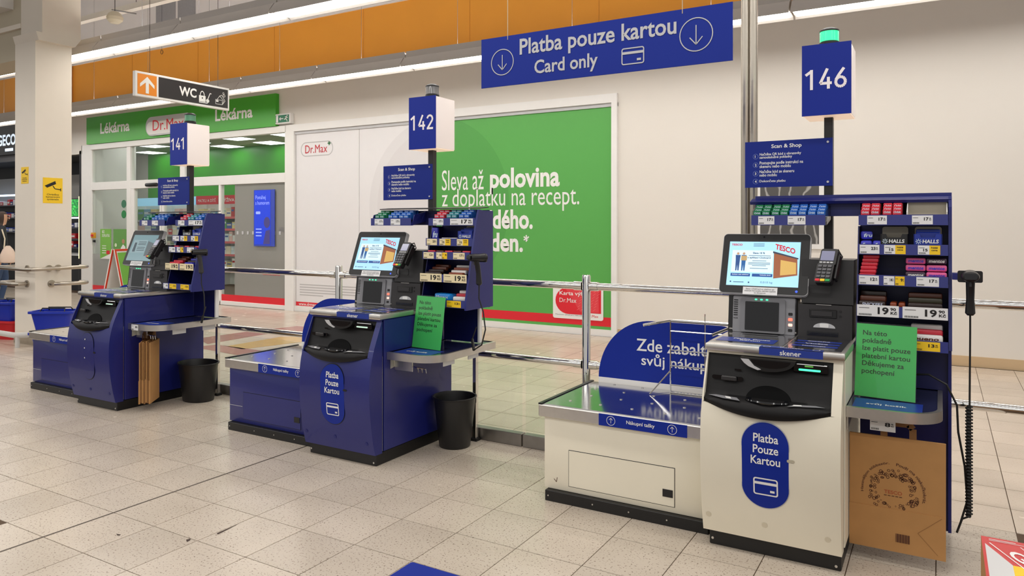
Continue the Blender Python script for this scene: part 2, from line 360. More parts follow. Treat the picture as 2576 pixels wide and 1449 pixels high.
MB(F).poly([(-2 * 6.74 - a, min(b_, 3.09)) for a, b_ in arcL], .001).build('tablet_shade_print', GREEND, p)
MB(F).rect(-9.75, -8.0, .095, .165, .002).rect(-6.74, -3.81, .13, .255, .002).build('red_stripe', RED, p)
MB(F).rect(-8.0, -6.74, .095, .165, .002).build('red_stripe', RED, p)
text('www.drmax.cz', F, p, WHITE, -9.68, .105, .5, .05, bold=.01, c=.004)
T = F
text('Sleva až', T, p, WHITE, -6.611, 2.03, .76, .31, c=.003); text('polovina', T, p, WHITE, -5.74, 1.955, 1.15, .38, bold=.03, c=.003)
text('z doplatku na recept.', T, p, WHITE, -6.611, 1.70, 2.32, .35, c=.003)
text('pro každého.', T, p, WHITE, -6.61, 1.36, 1.59, .37, bold=.03, c=.003); text('Každý den.', T, p, WHITE, -6.61, 1.03, 1.43, .36, bold=.03, c=.003)
text('*', T, p, WHITE, -5.17, 1.26, .09, .1, bold=.02, c=.003)
lw = .012
for k in range(5): MB(F).rect(-9.66, -8.33 if k < 4 else -9.1, .28 + .045 * (4 - k), .296 + .045 * (4 - k), .002).rect(-8.27, -7.6 if k < 4 else -8.1, .28 + .045 * (4 - k), .296 + .045 * (4 - k), .002).build('small_print', M('faint_ink', (186, 184, 184)), p)
lg = MB(F).band(rr(-9.636, -8.876, 2.69, 2.94, .12, 8), rr(-9.62, -8.892, 2.706, 2.924, .105, 8), .002).build('logo_outline', M('logo_outline_grey', (188, 186, 186)), p)
text('Dr.Max', F, p, M('dark_red_print', (196, 34, 50)), -9.53, 2.745, .52, .14, bold=.012, c=.003)
MB(F).rect(-9.0, -8.93, 2.885, 2.905, .004).rect(-8.975, -8.955, 2.86, 2.93, .004).build('plus_sign', M('plus_green', (30, 120, 60)), p)
# loyalty card picture on the poster
MB(F).rrect(-4.69, -3.93, .205, .66, .03, .002, .012).build('card_picture', WHITE, p)
MB(F).poly([(-4.0 + 0, .62), (-3.96, .62), (-3.96, .30), (-4.2, .30), (-4.24, .27), (-4.45, .27)] + [(-4.45 + .2 * math.cos(t), .455 + .185 * math.sin(t)) for t in [math.pi * 1.5 - math.pi * i / 14 for i in range(15)]], .014).build('card_red_field', RED, p)
MB(F).poly([(-4.5, .63), (-4.0, .63), (-3.99, .31), (-4.27, .31)], .015).build('card_light_field', M('card_stripes', (232, 64, 74)), p)
for k in range(7):
    q = MB(F)
    for j in range(5): a = -4.32 + .06 * j + .012 * k; q.line([(a, .33 + .042 * k), (a + .04, .36 + .042 * k)], .006, .0165)
    q.build('card_hatching', REDL, p)
text('Karta výhod', F, p, WHITE, -4.585, .515, .47, .07, bold=.012, c=.018); text('Dr.Max', F, p, WHITE, -4.585, .43, .26, .06, bold=.012, c=.018)
text('Maximum výhod pro Vaše zdraví', F, p, GINK, -4.65, .245, .45, .022, c=.014); text('Dr.Max', F, p, RED, -4.17, .243, .17, .035, bold=.015, c=.014)

# pharmacy sign
s = thing('pharmacy_sign', 'long green pharmacy fascia sign with white lettering over the shop entrance', 'sign', (0, W, 0)); F0 = FRONT(0)
MB(F0).box(-16.08, -10.18, 3.26, 3.84, 0, .08).build('panel', GREENSIGN, s)
for a0, wd, ht in ((-15.555, 1.05, .23), (-11.804, 1.03, .22)): text('Lékárna', F0, s, WHITE, a0, 3.455, wd, ht, bold=.025, c=.083)
MB(F0).rrect(-13.90, -12.42, 3.30, 3.68, .18, .08, .12, 8).build('logo_board', LGREY, s); MB(F0).rrect(-13.87, -12.45, 3.33, 3.58, .12, .12, .123, 8).build('logo_face', WHITE, s)
text('Dr.Max', F0, s, RED, -13.66, 3.395, .98, .21, bold=0.0, c=.126); text('+', F0, s, M('plus_green', (30, 120, 60)), -12.62, 3.53, .1, .1, bold=.03, c=.126)
s = thing('exit_sign', 'small green emergency exit sign with running figure beside pharmacy fascia', 'sign', (0, W, 0))
MB(F0).box(-10.176, -9.80, 3.285, 3.465, 0, .09, .01).build('housing', WPAINT, s); MB(F0).rect(-10.165, -9.83, 3.31, 3.44, .092).build('panel', M('exit_green', (10, 105, 72), .4, emit=.15), s)
q = MB(F0); q.rect(-10.15, -10.10, 3.315, 3.435, .094); q.line([(-10.07, 3.375), (-9.97, 3.375)], .016, .094).line([(-10.035, 3.40), (-10.07, 3.375), (-10.035, 3.35)], .014, .094)
q.disc(-9.875, 3.425, .011, .094).line([(-9.885, 3.41), (-9.91, 3.37), (-9.95, 3.36)], .016, .094).line([(-9.91, 3.37), (-9.88, 3.345), (-9.875, 3.32)], .014, .094).line([(-9.86, 3.38), (-9.89, 3.405), (-9.93, 3.40)], .012, .094).build('pictogram', WHITE, s)

# pharmacy shop front
p = thing('shop_front', 'white framed glass shop front of the pharmacy', 'shop front', (0, W, 0)); struct(p)
def frame(a0, a1, b0, b1, c0=-.06, c1=.03): MB(F0).box(a0, a1, b0, b1, c0, c1, .006, 1).build('frame_bar', WPAINT, p)
frame(-16.02, -15.97, 0, 3.26); frame(-16.0, -9.98, 3.14, 3.26, -.06, .05); frame(-10.0, -9.95, 0, 3.26); frame(-15.97, -10.0, 2.26, 2.43)
frame(-14.69, -14.56, 0, 3.14, -.062, .034); frame(-12.93, -12.78, 2.43, 3.145, -.062, .034); frame(-14.56, -14.44, 0, 2.265, -.058, .027); frame(-15.97, -14.69, 0, .08); frame(-11.75, -10.0, 0, .08)
frame(-13.58, -13.53, .02, 2.26); frame(-13.50, -13.46, .02, 2.26); frame(-11.78, -11.72, 0, 2.26)
for a0, a1 in ((-15.97, -14.69), (-14.56, -12.93), (-12.78, -10.0)): MB(F0).box(a0, a1, 2.43, 3.14, -.012, -.004).build('pane', GLASS, p)
for a0, a1, b0 in ((-15.97, -14.69, .08), (-14.44, -13.58, .04), (-13.46, -11.78, .04)): MB(F0).box(a0, a1, b0, 2.26, -.012, -.004).build('pane', GLASS, p)
MB(F0).box(-15.97, -14.69, .20, .88, -.003, .0).build('frosted_band', FROSTL, p)
MB(F0).box(-11.36, -10.0, .20, 2.26, -.012, -.004).build('frosted_pane', FROST, p); MB(F0).box(-11.72, -11.38, .20, 2.26, -.012, -.004).build('pane', GLASS, p)
MB(F0).box(-15.97, -14.95, .08, .20, -.003, .002).build('red_stripe', RED, p); MB(F0).box(-11.72, -10.0, .08, .20, -.003, .002).build('red_stripe', RED, p)
MB(F0).box(-13.98, -13.60, 2.285, 2.36, .03, .10, .03).build('door_sensor', BLACK, p)
text('www.drmax.cz', F0, p, RED, -10.6, .60, .45, .05, c=.003)
for k in range(6): MB(F0).rect(-10.18 + .0, -10.06, 1.45 - .03 * k, 1.462 - .03 * k, .002).build('opening_hours', GINK, p) if k < 3 else None
q = MB(F0)
for k in range(6): q.rect(-15.9 + .2 * k, -15.84 + .2 * k, 1.05, 1.13, .002)
q.build('glass_marking', LGREY, p)
q = MB(F0)
for k in range(9): q.rect(-11.3 + .14 * k, -11.25 + .14 * k, 1.33, 1.39, .002)
q.build('glass_marking', LGREY, p)
for zz, m in ((1.95, M('sticker_green_dark', (60, 120, 90))), (1.73, M('sticker_green', (40, 130, 70)))): MB(F0).disc(-14.83, zz, .085, .002, .005).build('round_sticker', m, p)
# video screen behind the frosted window
v = thing('video_screen', 'tall blue lit video screen set in the grey shop window', 'screen', (0, 0, 0))
Fv = FRONT(W - .02)
MB(Fv).box(-10.80, -10.26, 1.12, 2.14, 0, .012).build('casing', M('screen_edge_blue', (60, 80, 190), .4), v)
MB(Fv).rect(-10.78, -10.36, 1.15, 2.13, .014).build('screen', M('screen_blue', (30, 60, 200), .3, emit=.55), v)
text('Pomáhej\ns humorem', Fv, v, M('screen_text', (150, 170, 250), emit=.5), -10.75, 1.87, .36, .17, c=.016)
MB(Fv).disc(-10.45, 1.55, .10, .016, None, 20, .8).poly([(-10.55, 1.16), (-10.37, 1.16), (-10.37, 1.42), (-10.48, 1.40)], .016).build('portrait_print', M('screen_portrait', (70, 66, 130), emit=.25), v)
MB(Fv).rrect(-10.74, -10.62, 1.70, 1.75, .02, .016).build('caption', M('screen_text', (150, 170, 250), emit=.5), v)

for zz in (1.42, 1.36, 1.30): MB(Fv).rect(-10.74, -10.59, zz, zz + .02, .016).build('caption', M('screen_text'), v)

# pharmacy interior: it widens to the left behind the small neighbouring shop
ORD = ['first', 'second', 'third', 'fourth', 'fifth', 'sixth', 'seventh', 'eighth', 'ninth', 'tenth', 'eleventh', 'twelfth', 'thirteenth', 'fourteenth', 'fifteenth', 'sixteenth', 'seventeenth', 'eighteenth']
struct(MB().box(-26, -9.65, 13.0, 13.1, 0, 3.75).build('wall_pharmacy_back', WALL)); struct(MB().box(-9.75, -9.65, W + .25, 13.0, 0, 3.75).build('wall_pharmacy_right', WALL))
struct(MB().box(-26.1, -26, 10.4, 13.1, 0, 3.75).build('wall_pharmacy_left', WALL)); struct(MB().box(-26, -16.42, 10.3, 10.4, 0, 3.9).build('wall_partition', WPAINT))
struct(MB().box(-16.42, -16.38, W + .02, 10.4, 0, 3.6).build('wall_pharmacy_return', WPAINT))
struct(MB().box(-26, -9.65, W + .25, 13.0, 3.55, 3.6).build('ceiling_pharmacy', M('ceiling_tile_paint', (214, 212, 206), .8)))
struct(MB().box(-19.8, -9.75, 12.94, 13.0, 2.3, 3.55).build('trim_green_band', GREENSIGN))
for n_, x in enumerate((-19.0, -17.4, -15.8, -14.2, -12.6, -11.0)):
    for m_, y in enumerate((10.2 if x > -16 else 10.9, 11.5, 12.5)):
        t = thing('ceiling_panel_light', 'lit ceiling panel in the pharmacy, %s from left, %s row' % (ORD[n_], ('front', 'middle', 'rear')[m_]), 'light', (x, y, 3.55), group='pharmacy ceiling lights')
        MB().box(-.34, .34, -.3, .3, -.02, 0).build('frame', WPAINT, t); MB().box(-.31, .31, -.27, .27, -.025, -.02).build('diffuser', PANELLIT, t)
PCOL = [(236, 234, 226), (214, 226, 232), (240, 226, 200), (120, 170, 200), (90, 160, 90), (230, 210, 150), (200, 60, 60), (60, 90, 160), (244, 244, 240), (240, 200, 190), (180, 205, 190)]
PM = [M('carton_%d' % i, c, .45) for i, c in enumerate(PCOL)]
def product_shelf(u0, u1, y, what, header, zs, hcol=RED, big=1.0):
    x0, x1 = at_y(u0, 500, y).x, at_y(u1, 500, y).x
    t = thing('pharmacy_shelf', 'white pharmacy shelf ' + what, 'shelf', ((x0 + x1) / 2, y, 0)); hw = (x1 - x0) / 2; f = FRONT(0)
    MB(f).box(-hw, hw, 0, 2.2, -.32, -.30).build('back_panel', WPAINT, t)
    for sx in (-hw, hw - .02): MB(f).box(sx, sx + .02, 0, 2.2, -.3, 0).build('side_panel', WPAINT, t)
    MB(f).box(-hw, hw, 2.04, 2.26, -.02, .01).build('header', hcol, t)
    if header: text(header, f, t, WHITE, -hw + .08, 2.10, 2 * hw - .16, .10, bold=.02, c=.012)
    for tier, z in enumerate(zs):
        MB(f).box(-hw, hw, z - .02, z, -.3, .0).build('shelf_board', WPAINT, t); MB(f).box(-hw, hw, z - .05, z + .005, 0, .008).build('price_strip', M('price_strip', (232, 110, 110)) if hcol is RED else LGREY, t)
        x, n = x0 + .04, 0
        while n < 17:
            wd = random.uniform(.09, .2) * big; ht = min(random.uniform(.12, .25) * big, .30); m = random.choice(PM)
            if x + wd > x1 - .03: break
            o = MB().box(-wd / 2, wd / 2, 0, .14, 0, ht, .004, 1).build('product_carton', m, None, loc=(x + wd / 2, y + .03, z + .001))
            MB(FRONT(0)).rect(-wd * .4, wd * .4, ht * .55, ht * .75, .0015).build('print_band', random.choice(PM), o)
            tag(o, '%s carton on the %s tier, shelf %s' % (ORD[n], ORD[tier], what), 'carton', 'cartons on the shelf ' + what)
            x += wd + .012; n += 1
product_shelf(342, 402, 12.4, 'with pale blue header', None, (.45, .85, 1.25, 1.65), M('header_pale_blue', (150, 205, 235), .4, emit=.5), 1.7)
product_shelf(406, 492, 12.3, 'behind sign 141', None, (.45, .85, 1.25, 1.65), M('header_pale_blue'), 1.3)
product_shelf(494, 549, 12.2, 'with red mother and child header', 'MATKU A DÍTĚ', (.45, .78, 1.1, 1.42, 1.72))
product_shelf(553, 596, 12.2, 'with red header nearest the grey window', 'VÝŽIVA', (.45, .78, 1.1, 1.42, 1.72))
# posters on the left pane, a-board behind it, isolator
def poster(label, a0, a1, b0, b1, m, yy=W - .03, extra=None):
    t = thing('poster', label, 'poster', (0, yy, 0)); MB(F0).box(a0, a1, b0, b1, 0, .004).build('sheet', m, t)
    if extra: extra(t)
    return t
LG = M('lime_print', (126, 190, 78), .5)
def ex1(t):
    text('BEZ\nDOPLATKU', F0, t, WHITE, -15.60, 1.25, .28, .14, bold=.02, c=.005)
    for k in range(4): MB(F0).rect(-15.6, -15.45, .90 + .05 * k, .915 + .05 * k, .005).build('print_line', WHITE, t)
    MB(F0).rrect(-15.44, -15.32, .88, .96, .01, .005).build('print_badge', RED, t); MB(F0).poly([(-15.67, .78), (-15.27, .78), (-15.27, .90)], .0045).build('print_corner', WHITE, t)
poster('lime green poster with white heading on the left shop pane', -15.67, -15.27, .78, 1.42, LG, W - .01, ex1)
def ex2(t):
    MB(F0).poly([(-14.93, .80), (-14.74, .80), (-14.76, 1.05), (-14.84, 1.10), (-14.92, 1.02)], .005).build('figure_print', WHITE, t); MB(F0).disc(-14.83, 1.16, .05, .005).build('head_print', M('skin_print', (190, 140, 110)), t)
    MB(F0).disc(-15.1, 1.08, .04, .005).build('bulb_print', M('pale_lime', (220, 236, 200)), t); MB(F0).rrect(-15.15, -15.03, .83, .88, .02, .005).build('badge_print', WHITE, t)
poster('green poster with a person in white beside the lime poster', -15.19, -14.72, .78, 1.42, M('moss_print', (104, 160, 80), .5), W - .01, ex2)
t = thing('a_board', 'red framed pavement board standing in front of the left shop pane', 'sign', (at_y(312, 600, 8.7).x, 8.7, 0), R(108))
for s_, nm in ((1, 'front_panel'), (-1, 'rear_panel')):
    fb = BASIS((0, -s_ * .25, 0), (1, 0, 0), (0, s_ * .22, 1.0))
    MB(fb).box(-.3, .3, 0, 1.05, -.01, .01).build(nm, WPAINT, t)
    q = MB(fb); q.band([(-.3, 0), (.3, 0), (.3, 1.05), (-.3, 1.05)], [(-.26, .04), (.26, .04), (.26, 1.01), (-.26, 1.01)], .011, .016); q.build('frame', M('orange_red_frame', (222, 70, 40), .4), t)
    if s_ == 1: MB(fb).rect(-.24, .24, .30, .98, .012).build('poster_sheet', LG, t)
t = thing('isolator_switch', 'yellow and red isolator switch box on the left shop pane', 'switch', (0, W - .01, 0)); MB(F0).box(-15.93, -15.83, 1.22, 1.34, 0, .06, .005).build('housing', M('switch_yellow', (226, 160, 40)), t); MB(F0).box(-15.90, -15.83, 1.26, 1.30, .06, .08).build('knob', RED, t); MB(F0).box(-15.91, -15.85, 1.13, 1.18, 0, .03).build('label_plate', BLACK, t)

# neighbouring kiosk shop at the far left
DARK = M('dark_shop_wall', (30, 30, 34), .6)
struct(MB().box(-30, -16.5, 10.2, 10.3, 0, 3.9).build('wall_shop_back', DARK)); struct(MB().box(-30, -16.5, W + .1, 10.3, 3.05, 3.15).build('ceiling_shop', M('dark_ceiling', (60, 60, 60), .7)))
struct(MB().box(-30, -17.3, W, W + .1, 3.05, 4.02).build('wall_shop_fascia', M('shop_fascia_grey', (92, 92, 96), .5)))
struct(MB().box(-16.5, -16.43, W, 10.3, 0, 3.15).build('wall_shop_side', DARK))
struct(MB().box(-30, -16.5, 10.12, 10.2, 2.1, 2.75).build('trim_grey_panels', M('grey_panel', (150, 148, 144), .6)))
s = thing('shop_sign', 'black shop sign with white and blue lettering left of the column', 'sign', (0, W, 0))
MB(F0).box(-21.4, -18.9, 3.2, 3.83, 0, .1).build('panel', M('sign_black', (18, 18, 24), .4), s)
text('GECO', F0, s, M('sign_letter_glow', (225, 240, 255), emit=.9), -19.85, 3.42, .85, .27, bold=.03, c=.104)
MB(F0).disc(-20.1, 3.52, .2, .102).build('logo_disc', M('logo_red_glow', (230, 40, 50), emit=.6), s); MB(F0).rect(-19.5, -19.12, 3.28, 3.35, .104).build('small_lettering', M('sign_letter_glow'), s)
def shop_shelf(name, label, u0, u1, vs, yy, cols):
    a, c_ = at_y(u0, 500, yy), at_y(u1, 500, yy); t = thing(name, label, 'shelf', (0, yy, 0))
    z0 = at_y(u0, 740, yy).z; MB(F0).box(a.x, c_.x, max(0, z0), 2.1, -.3, -.28).build('back_panel', DARK, t)
    MB(F0).box(a.x, c_.x, at_y(u0, vs[0] - 26, yy).z, at_y(u0, vs[0] - 22, yy).z, -.05, 0).build('light_strip', M('cool_strip_light', (200, 225, 255), emit=3), t)
    for tier, v in enumerate(vs):
        n = 0; z = at_y(u0, v, yy).z; MB(F0).box(a.x, c_.x, z - .025, z, -.28, 0).build('shelf_board', M('shelf_metal', (70, 70, 80), .4), t)
        x = a.x + .03
        while x < c_.x - .2 and n < 17:
            wd = random.uniform(.1, .2); ht = random.uniform(.08, .16)
            o = MB().box(-wd / 2, wd / 2, 0, .18, 0, ht, .005, 1).build('tobacco_carton', random.choice(cols), None, loc=(x + wd / 2, yy + .04, z + .001))
            MB(FRONT(0)).rect(-wd * .35, wd * .35, ht * .3, ht * .6, .0015).build('print_band', WHITE, o)
            tag(o, '%s packet on the %s board, %s' % (ORD[n], ORD[tier], label.replace('dark lit ', '')), 'packet', 'packets on the ' + label); x += wd + .015; n += 1
    return t
SC = [M('pack_blue', (60, 90, 190), .4), M('pack_red', (200, 40, 50), .4), M('pack_white', (235, 235, 240), .4), M('pack_navy', (30, 40, 110), .4)]
shop_shelf('tobacco_shelf', 'dark lit tobacco shelf behind the walking person', -40, 60, (518, 548, 582), 9.85, SC)
shop_shelf('tobacco_shelf', 'dark lit shelf between the column and the pharmacy', 172, 196, (572, 600, 622), 9.85, SC)
t = thing('shop_screen', 'green and blue picture screen seen between column and pharmacy', 'screen', (0, 9.8, 0)); a, c_ = at_y(172, 500, 9.8), at_y(198, 546, 9.8)
MB(F0).box(a.x, c_.x, c_.z, a.z, -.05, 0).build('casing', BLACK, t)
gm = M('foliage_screen', (30, 170, 60), .3, emit=.8); nt = gm.node_tree; vn = nt.nodes.new('ShaderNodeTexNoise'); vn.inputs['Scale'].default_value = 9; cr_ = nt.nodes.new('ShaderNodeValToRGB')
for pos, c in ((.38, (8, 14, 70)), (.5, (10, 120, 40)), (.62, (60, 235, 90))):
    e = cr_.color_ramp.elements.new(pos); e.color = lin(c)
nt.links.new(vn.outputs['Fac'], cr_.inputs[0]); nt.links.new(cr_.outputs[0], nt.nodes['Principled BSDF'].inputs['Emission Color'])
MB(F0).rect(a.x + .02, c_.x - .02, c_.z + .02, a.z - .02, .002).build('screen', gm, t)
t = thing('light_frame', 'thin yellow glowing frame at the edge of the dark shop', 'light', (0, 9.3, 0)); a = at_y(205, 490, 9.3); MB(F0).box(a.x - .07, a.x - .01, 0, .75, 0, .03).build('post', BLACK, t); MB(F0).box(a.x - .06, a.x - .02, .75, 2.15, 0, .03).build('strip', M('warm_strip', (255, 240, 170), emit=2.2), t)
t = thing('shop_counter', 'low dark shop counter left of the pharmacy front', 'counter', (-17.7, 9.45, 0)); MB().box(-1, 1.05, 0, .5, 0, .8).build('front', DARK, t); MB().box(-1.02, 1.07, -.02, .52, .8, .84).build('worktop', LGREY, t)

# ------------------------------------------------------------------ column with rails, notices
c = MB(); c.box(-10.16, -9.68, 4.83, 5.27, .0, 3.88); column = struct(c.build('column', CONC))
MB().sweep([(4.80, 3.88), (4.83, 3.78), (5.27, 3.78), (5.34, 3.88)], -10.16, -9.60).build('ledge', CONC, column)
MB().box(-10.1, -9.60, 4.87, 5.34, 3.88, 6.9).build('upper_shaft', CONC, column); MB().box(-10.17, -9.67, 4.82, 5.28, 0, .1).build('skirting', M('grubby_skirting', (170, 158, 140), .6, noise=.2), column)
struct(MB().box(-20, -10.1, 4.9, 5.3, 3.62, 6.9).build('beam', CONCD)); struct(MB().box(-20, -10.1, 4.86, 4.9, 4.0, 4.06).build('trim_beam_ledge', CONC))
struct(MB().box(-11.0, -10.35, 4.70, 4.9, 4.28, 4.6).build('trim_beam_box', WPAINT))
def notice(label, fr_, a0, a1, b0, b1, txt):
    t = thing('camera_notice', label, 'sign'); wd, ht = a1 - a0, b1 - b0
    MB(fr_).box(a0, a1, b0, b1, 0, .004).build('sheet', YELLOW, t)
    q = MB(fr_); q.poly([(a0 + .08 * wd, b0 + .68 * ht), (a0 + .62 * wd, b0 + .88 * ht), (a0 + .66 * wd, b0 + .76 * ht), (a0 + .2 * wd, b0 + .60 * ht)], .005)
    q.line([(a0 + .5 * wd, b0 + .68 * ht), (a0 + .6 * wd, b0 + .57 * ht), (a0 + .9 * wd, b0 + .54 * ht)], .03 * wd + .004, .005).rect(a0 + .88 * wd, a0 + .92 * wd, b0 + .48 * ht, b0 + .6 * ht, .005).build('camera_pictogram', INK, t)
    text(txt, fr_, t, INK, a0 + .15 * wd, b0 + .1 * ht, .7 * wd, .28 * ht, bold=.01, align='C', c=.005)
notice('yellow camera surveillance notice on the bright face of the column', SIDE(-9.68), 4.92, 5.156, 1.77, 2.09, 'Chráněno\nkamerovým\nsystémem')
notice('smaller yellow camera notice on the shaded face of the column', FRONT(4.83), -10.005, -9.834, 2.014, 2.222, 'Chráněno\nkamerovým\nsystémem')
t = thing('column_rail', 'upper stainless handrail bent around the column', 'railing', (0, 0, 0))
MB().tube([(-10.30, 4.95, .96), (-10.30, 4.74, .96), (-10.25, 4.69, .96), (-9.63, 4.69, .95), (-9.56, 4.73, .95), (-9.55, 4.80, .95), (-9.55, 5.36, .955), (-9.60, 5.42, .955), (-9.75, 5.42, .955)], .024, 12).build('rail', BRUSH, t)
for pth in ([(-9.55, 4.99, .95), (-9.68, 4.99, .95)], [(-9.55, 5.10, .95), (-9.68, 5.10, .95)]): MB().tube(pth, .012).build('bracket', BRUSH, t); MB().tube([(-9.665, pth[0][1], .95), (-9.68, pth[0][1], .95)], .042, 16).build('flange', BRUSH, t)
MB().tube([(-9.85, 4.69, .95), (-9.85, 4.83, .95)], .012).build('bracket', BRUSH, t); MB().tube([(-9.85, 4.815, .95), (-9.85, 4.83, .95)], .042, 16).build('flange', BRUSH, t)
t = thing('column_rail', 'lower short stainless rail end on the bright column face', 'railing'); MB().tube([(-9.68, 5.02, .755), (-9.58, 5.02, .755), (-9.555, 5.06, .755), (-9.55, 5.36, .75), (-9.60, 5.42, .75), (-9.75, 5.42, .75)], .024, 12).build('rail', BRUSH, t); MB().tube([(-9.665, 5.02, .755), (-9.68, 5.02, .755)], .045, 16).build('flange', BRUSH, t)
t = thing('column_rail', 'lower stainless rail end on the shaded column face', 'railing'); MB().tube([(-9.86, 4.83, .76), (-9.86, 4.72, .76), (-9.9, 4.69, .76), (-10.25, 4.69, .765), (-10.30, 4.74, .765), (-10.30, 4.95, .765)], .024, 12).build('rail', BRUSH, t); MB().tube([(-9.86, 4.815, .76), (-9.86, 4.83, .76)], .045, 16).build('flange', BRUSH, t)
t = thing('bumper_rail', 'low pale grey trolley bumper rail at the foot of the column', 'railing')
GB = M('pale_grey_paint', (205, 203, 198), .4, noise=.05)
MB().tube([(-11.2, 4.62, .16), (-9.75, 4.62, .15), (-9.66, 4.66, .15), (-9.62, 4.75, .15), (-9.60, 5.5, .15)], .035, 10).build('rail', GB, t)
for x, y in ((-9.70, 4.64), (-10.5, 4.62)): MB().tube([(x, y, .15), (x, y, 0)], .026).build('post', GB, t)

# ------------------------------------------------------------------ ceiling strip lights, hung signs
def strip(x, y, z, L, label, grp):
    t = thing('strip_light', label, 'light', (x, y, z), group=grp)
    MB().sweep([(-.16, -.028), (-.15, -.028), (-.115, .0), (.115, .0), (.15, -.028), (.16, -.028), (.155, .01), (.08, .11), (-.08, .11), (-.155, .01)], 0, L).build('housing', HOUS, t)
    MB().box(.02, L - .02, -.105, .105, -.012, -.001).build('diffuser', TUBE, t)
    MB().box(.02, L - .02, -.036, .036, .1705, .176).build('added_uplight_strip', ADD_UPL, t)  # added glowing strip, unseen inside the trunking, to light the wall above
    MB().sweep([(-.045, .11), (.045, .11), (.045, .20), (.041, .20), (.041, .17), (-.041, .17), (-.041, .20), (-.045, .20)], 0, L).build('trunking', HOUS, t)
    MB().tube([(L / 2, 0, .17), (L / 2, 0, 6.9 - z)], .0025, 5).build('hanger_wire', GREY, t)
for k in range(14): strip(-19.8 + k * 1.68, 8.0, 3.69, 1.66, 'fluorescent strip light below the orange wall, %s of the far row from the left' % ORD[k], 'far row of strip lights')
for k in range(11): strip(-16.4 + k * 1.68, 5.7, 3.83, 1.66, 'fluorescent strip light at the upper left, %s of the near row from the left' % ORD[k], 'near row of strip lights')
t = thing('window_vent', 'dark grey ventilation window high on the wall at the upper left', 'window', (0, W, 0)); MB(F0).box(-13.72, -12.38, 5.13, 6.4, 0, .03).build('frame', WALLUP, t); MB(F0).rect(-13.70, -13.06, 5.2, 6.35, .032).build('pane', M('vent_grey', (160, 160, 166), .6, noise=.15, nscale=40), t); MB(F0).rect(-13.0, -12.45, 5.2, 6.35, .032).build('pane', M('vent_grey'), t)
t = thing('globe_lamp', 'unlit cream globe hanging on a wire at the upper left', 'lamp', tuple(at_y(289, 44, 7.2))); 
MB().lathe(0, 0, [(.01, -.10), (.07, -.095), (.12, -.05), (.13, 0), (.10, .06), (.05, .095), (.01, .1)], 24).build('globe', M('cream_globe', (214, 206, 186), .5), t); MB().tube([(0, 0, .1), (0, 0, 6.9 - t.location.z)], .006, 5).build('wire', BLACK, t)
a = at_y(190, 55, 7.9); t = thing('cable_tray', 'white horizontal tray under the ceiling at the upper left', 'tray', (0, 7.9, 0)); MB().box(a.x, -4, -.06, .06, a.z - .05, a.z + .05).build('tray', WPAINT, t)
for xx in (-12.6, -10.4): MB().tube([(xx, .1, a.z + .05), (xx, .1, 6.9)], .005, 5).build('hanger_wire', BLACK, t); MB().tube([(xx, -.35, a.z - .12), (xx, .1, a.z - .08)], .012, 6).build('cross_bar', GREY, t)
t = thing('pull_ring', 'small dark wire ring hanging in front of the orange wall', 'ring', tuple(at_y(407, 131, 8.9))); MB(FRONT(0)).tube([(.035 * math.cos(R(k * 20)), .04 * math.sin(R(k * 20)), 0) for k in range(18)], .005, 6, True).build('ring', BLACK, t); MB().tube([(0, 0, .04), (0, 0, 6.9 - t.location.z)], .003, 5).build('wire', BLACK, t)
# WC sign, perpendicular to the wall
s = thing('toilet_sign', 'hanging black and orange direction sign to the toilets', 'sign', (-8.0, 0, 0)); S0 = SIDE(0.0)
MB(S0).box(5.068, 6.36, 2.985, 3.275, -.05, 0, .004, 1).build('panel', WPAINT, s)
MB(S0).rect(5.095, 5.335, 3.012, 3.25, .002).build('orange_field', M('orange_field', (236, 140, 24), .4), s); MB(S0).rect(5.36, 6.335, 3.012, 3.25, .002).build('black_field', M('black_field', (38, 36, 38), .4), s)
q = MB(S0); q.poly([(5.215, 3.225), (5.305, 3.135), (5.305, 3.095), (5.235, 3.155), (5.235, 3.03), (5.195, 3.03), (5.195, 3.155), (5.125, 3.095), (5.125, 3.135)], .004); q.build('arrow', WHITE, s)
text('WC', S0, s, WHITE, 5.63, 3.075, .24, .115, bold=.03, c=.004)
q = MB(S0); q.rect(5.905, 6.0, 3.045, 3.12, .004); q.band([(5.915 + .0375 + .034 * math.cos(R(k * 20)), 3.12 + .06 * math.sin(R(k * 20))) for k in range(10)] + [(5.9185, 3.12)], [(5.9525 + .024 * math.cos(R(k * 20)), 3.12 + .048 * math.sin(R(k * 20))) for k in range(10)] + [(5.9285, 3.12)], .004)
q.disc(6.03, 3.065, .024, .004).line([(6.03, 3.08), (6.065, 3.165), (6.085, 3.16)], .01, .004).rect(5.905, 6.03, 3.03, 3.04, .004).build('locker_pictogram', WHITE, s); MB(S0).disc(5.952, 3.09, .009, .006).build('keyhole', INK, s)
q = MB(S0); q.band([(6.145, 3.045), (6.25, 3.045), (6.25, 3.105), (6.145, 3.105)], [(6.15, 3.05), (6.245, 3.05), (6.245, 3.10), (6.15, 3.10)], .004).rect(6.155, 6.19, 3.075, 3.095, .004).line([(6.17, 3.105), (6.21, 3.155), (6.27, 3.10), (6.255, 3.06)], .006, .004).line([(6.2, 3.15), (6.24, 3.17), (6.29, 3.10), (6.25, 3.05)], .006, .004).ring(6.275, 3.165, .018, .012, .004, 14).ring(6.265, 3.195, .014, .009, .004, 14).build('money_pictogram', WHITE, s)
for yy in (5.26, 6.20): MB().tube([(-.02, yy, 3.275), (-.02, yy, 6.9)], .003, 5).build('wire', BLACK, s)
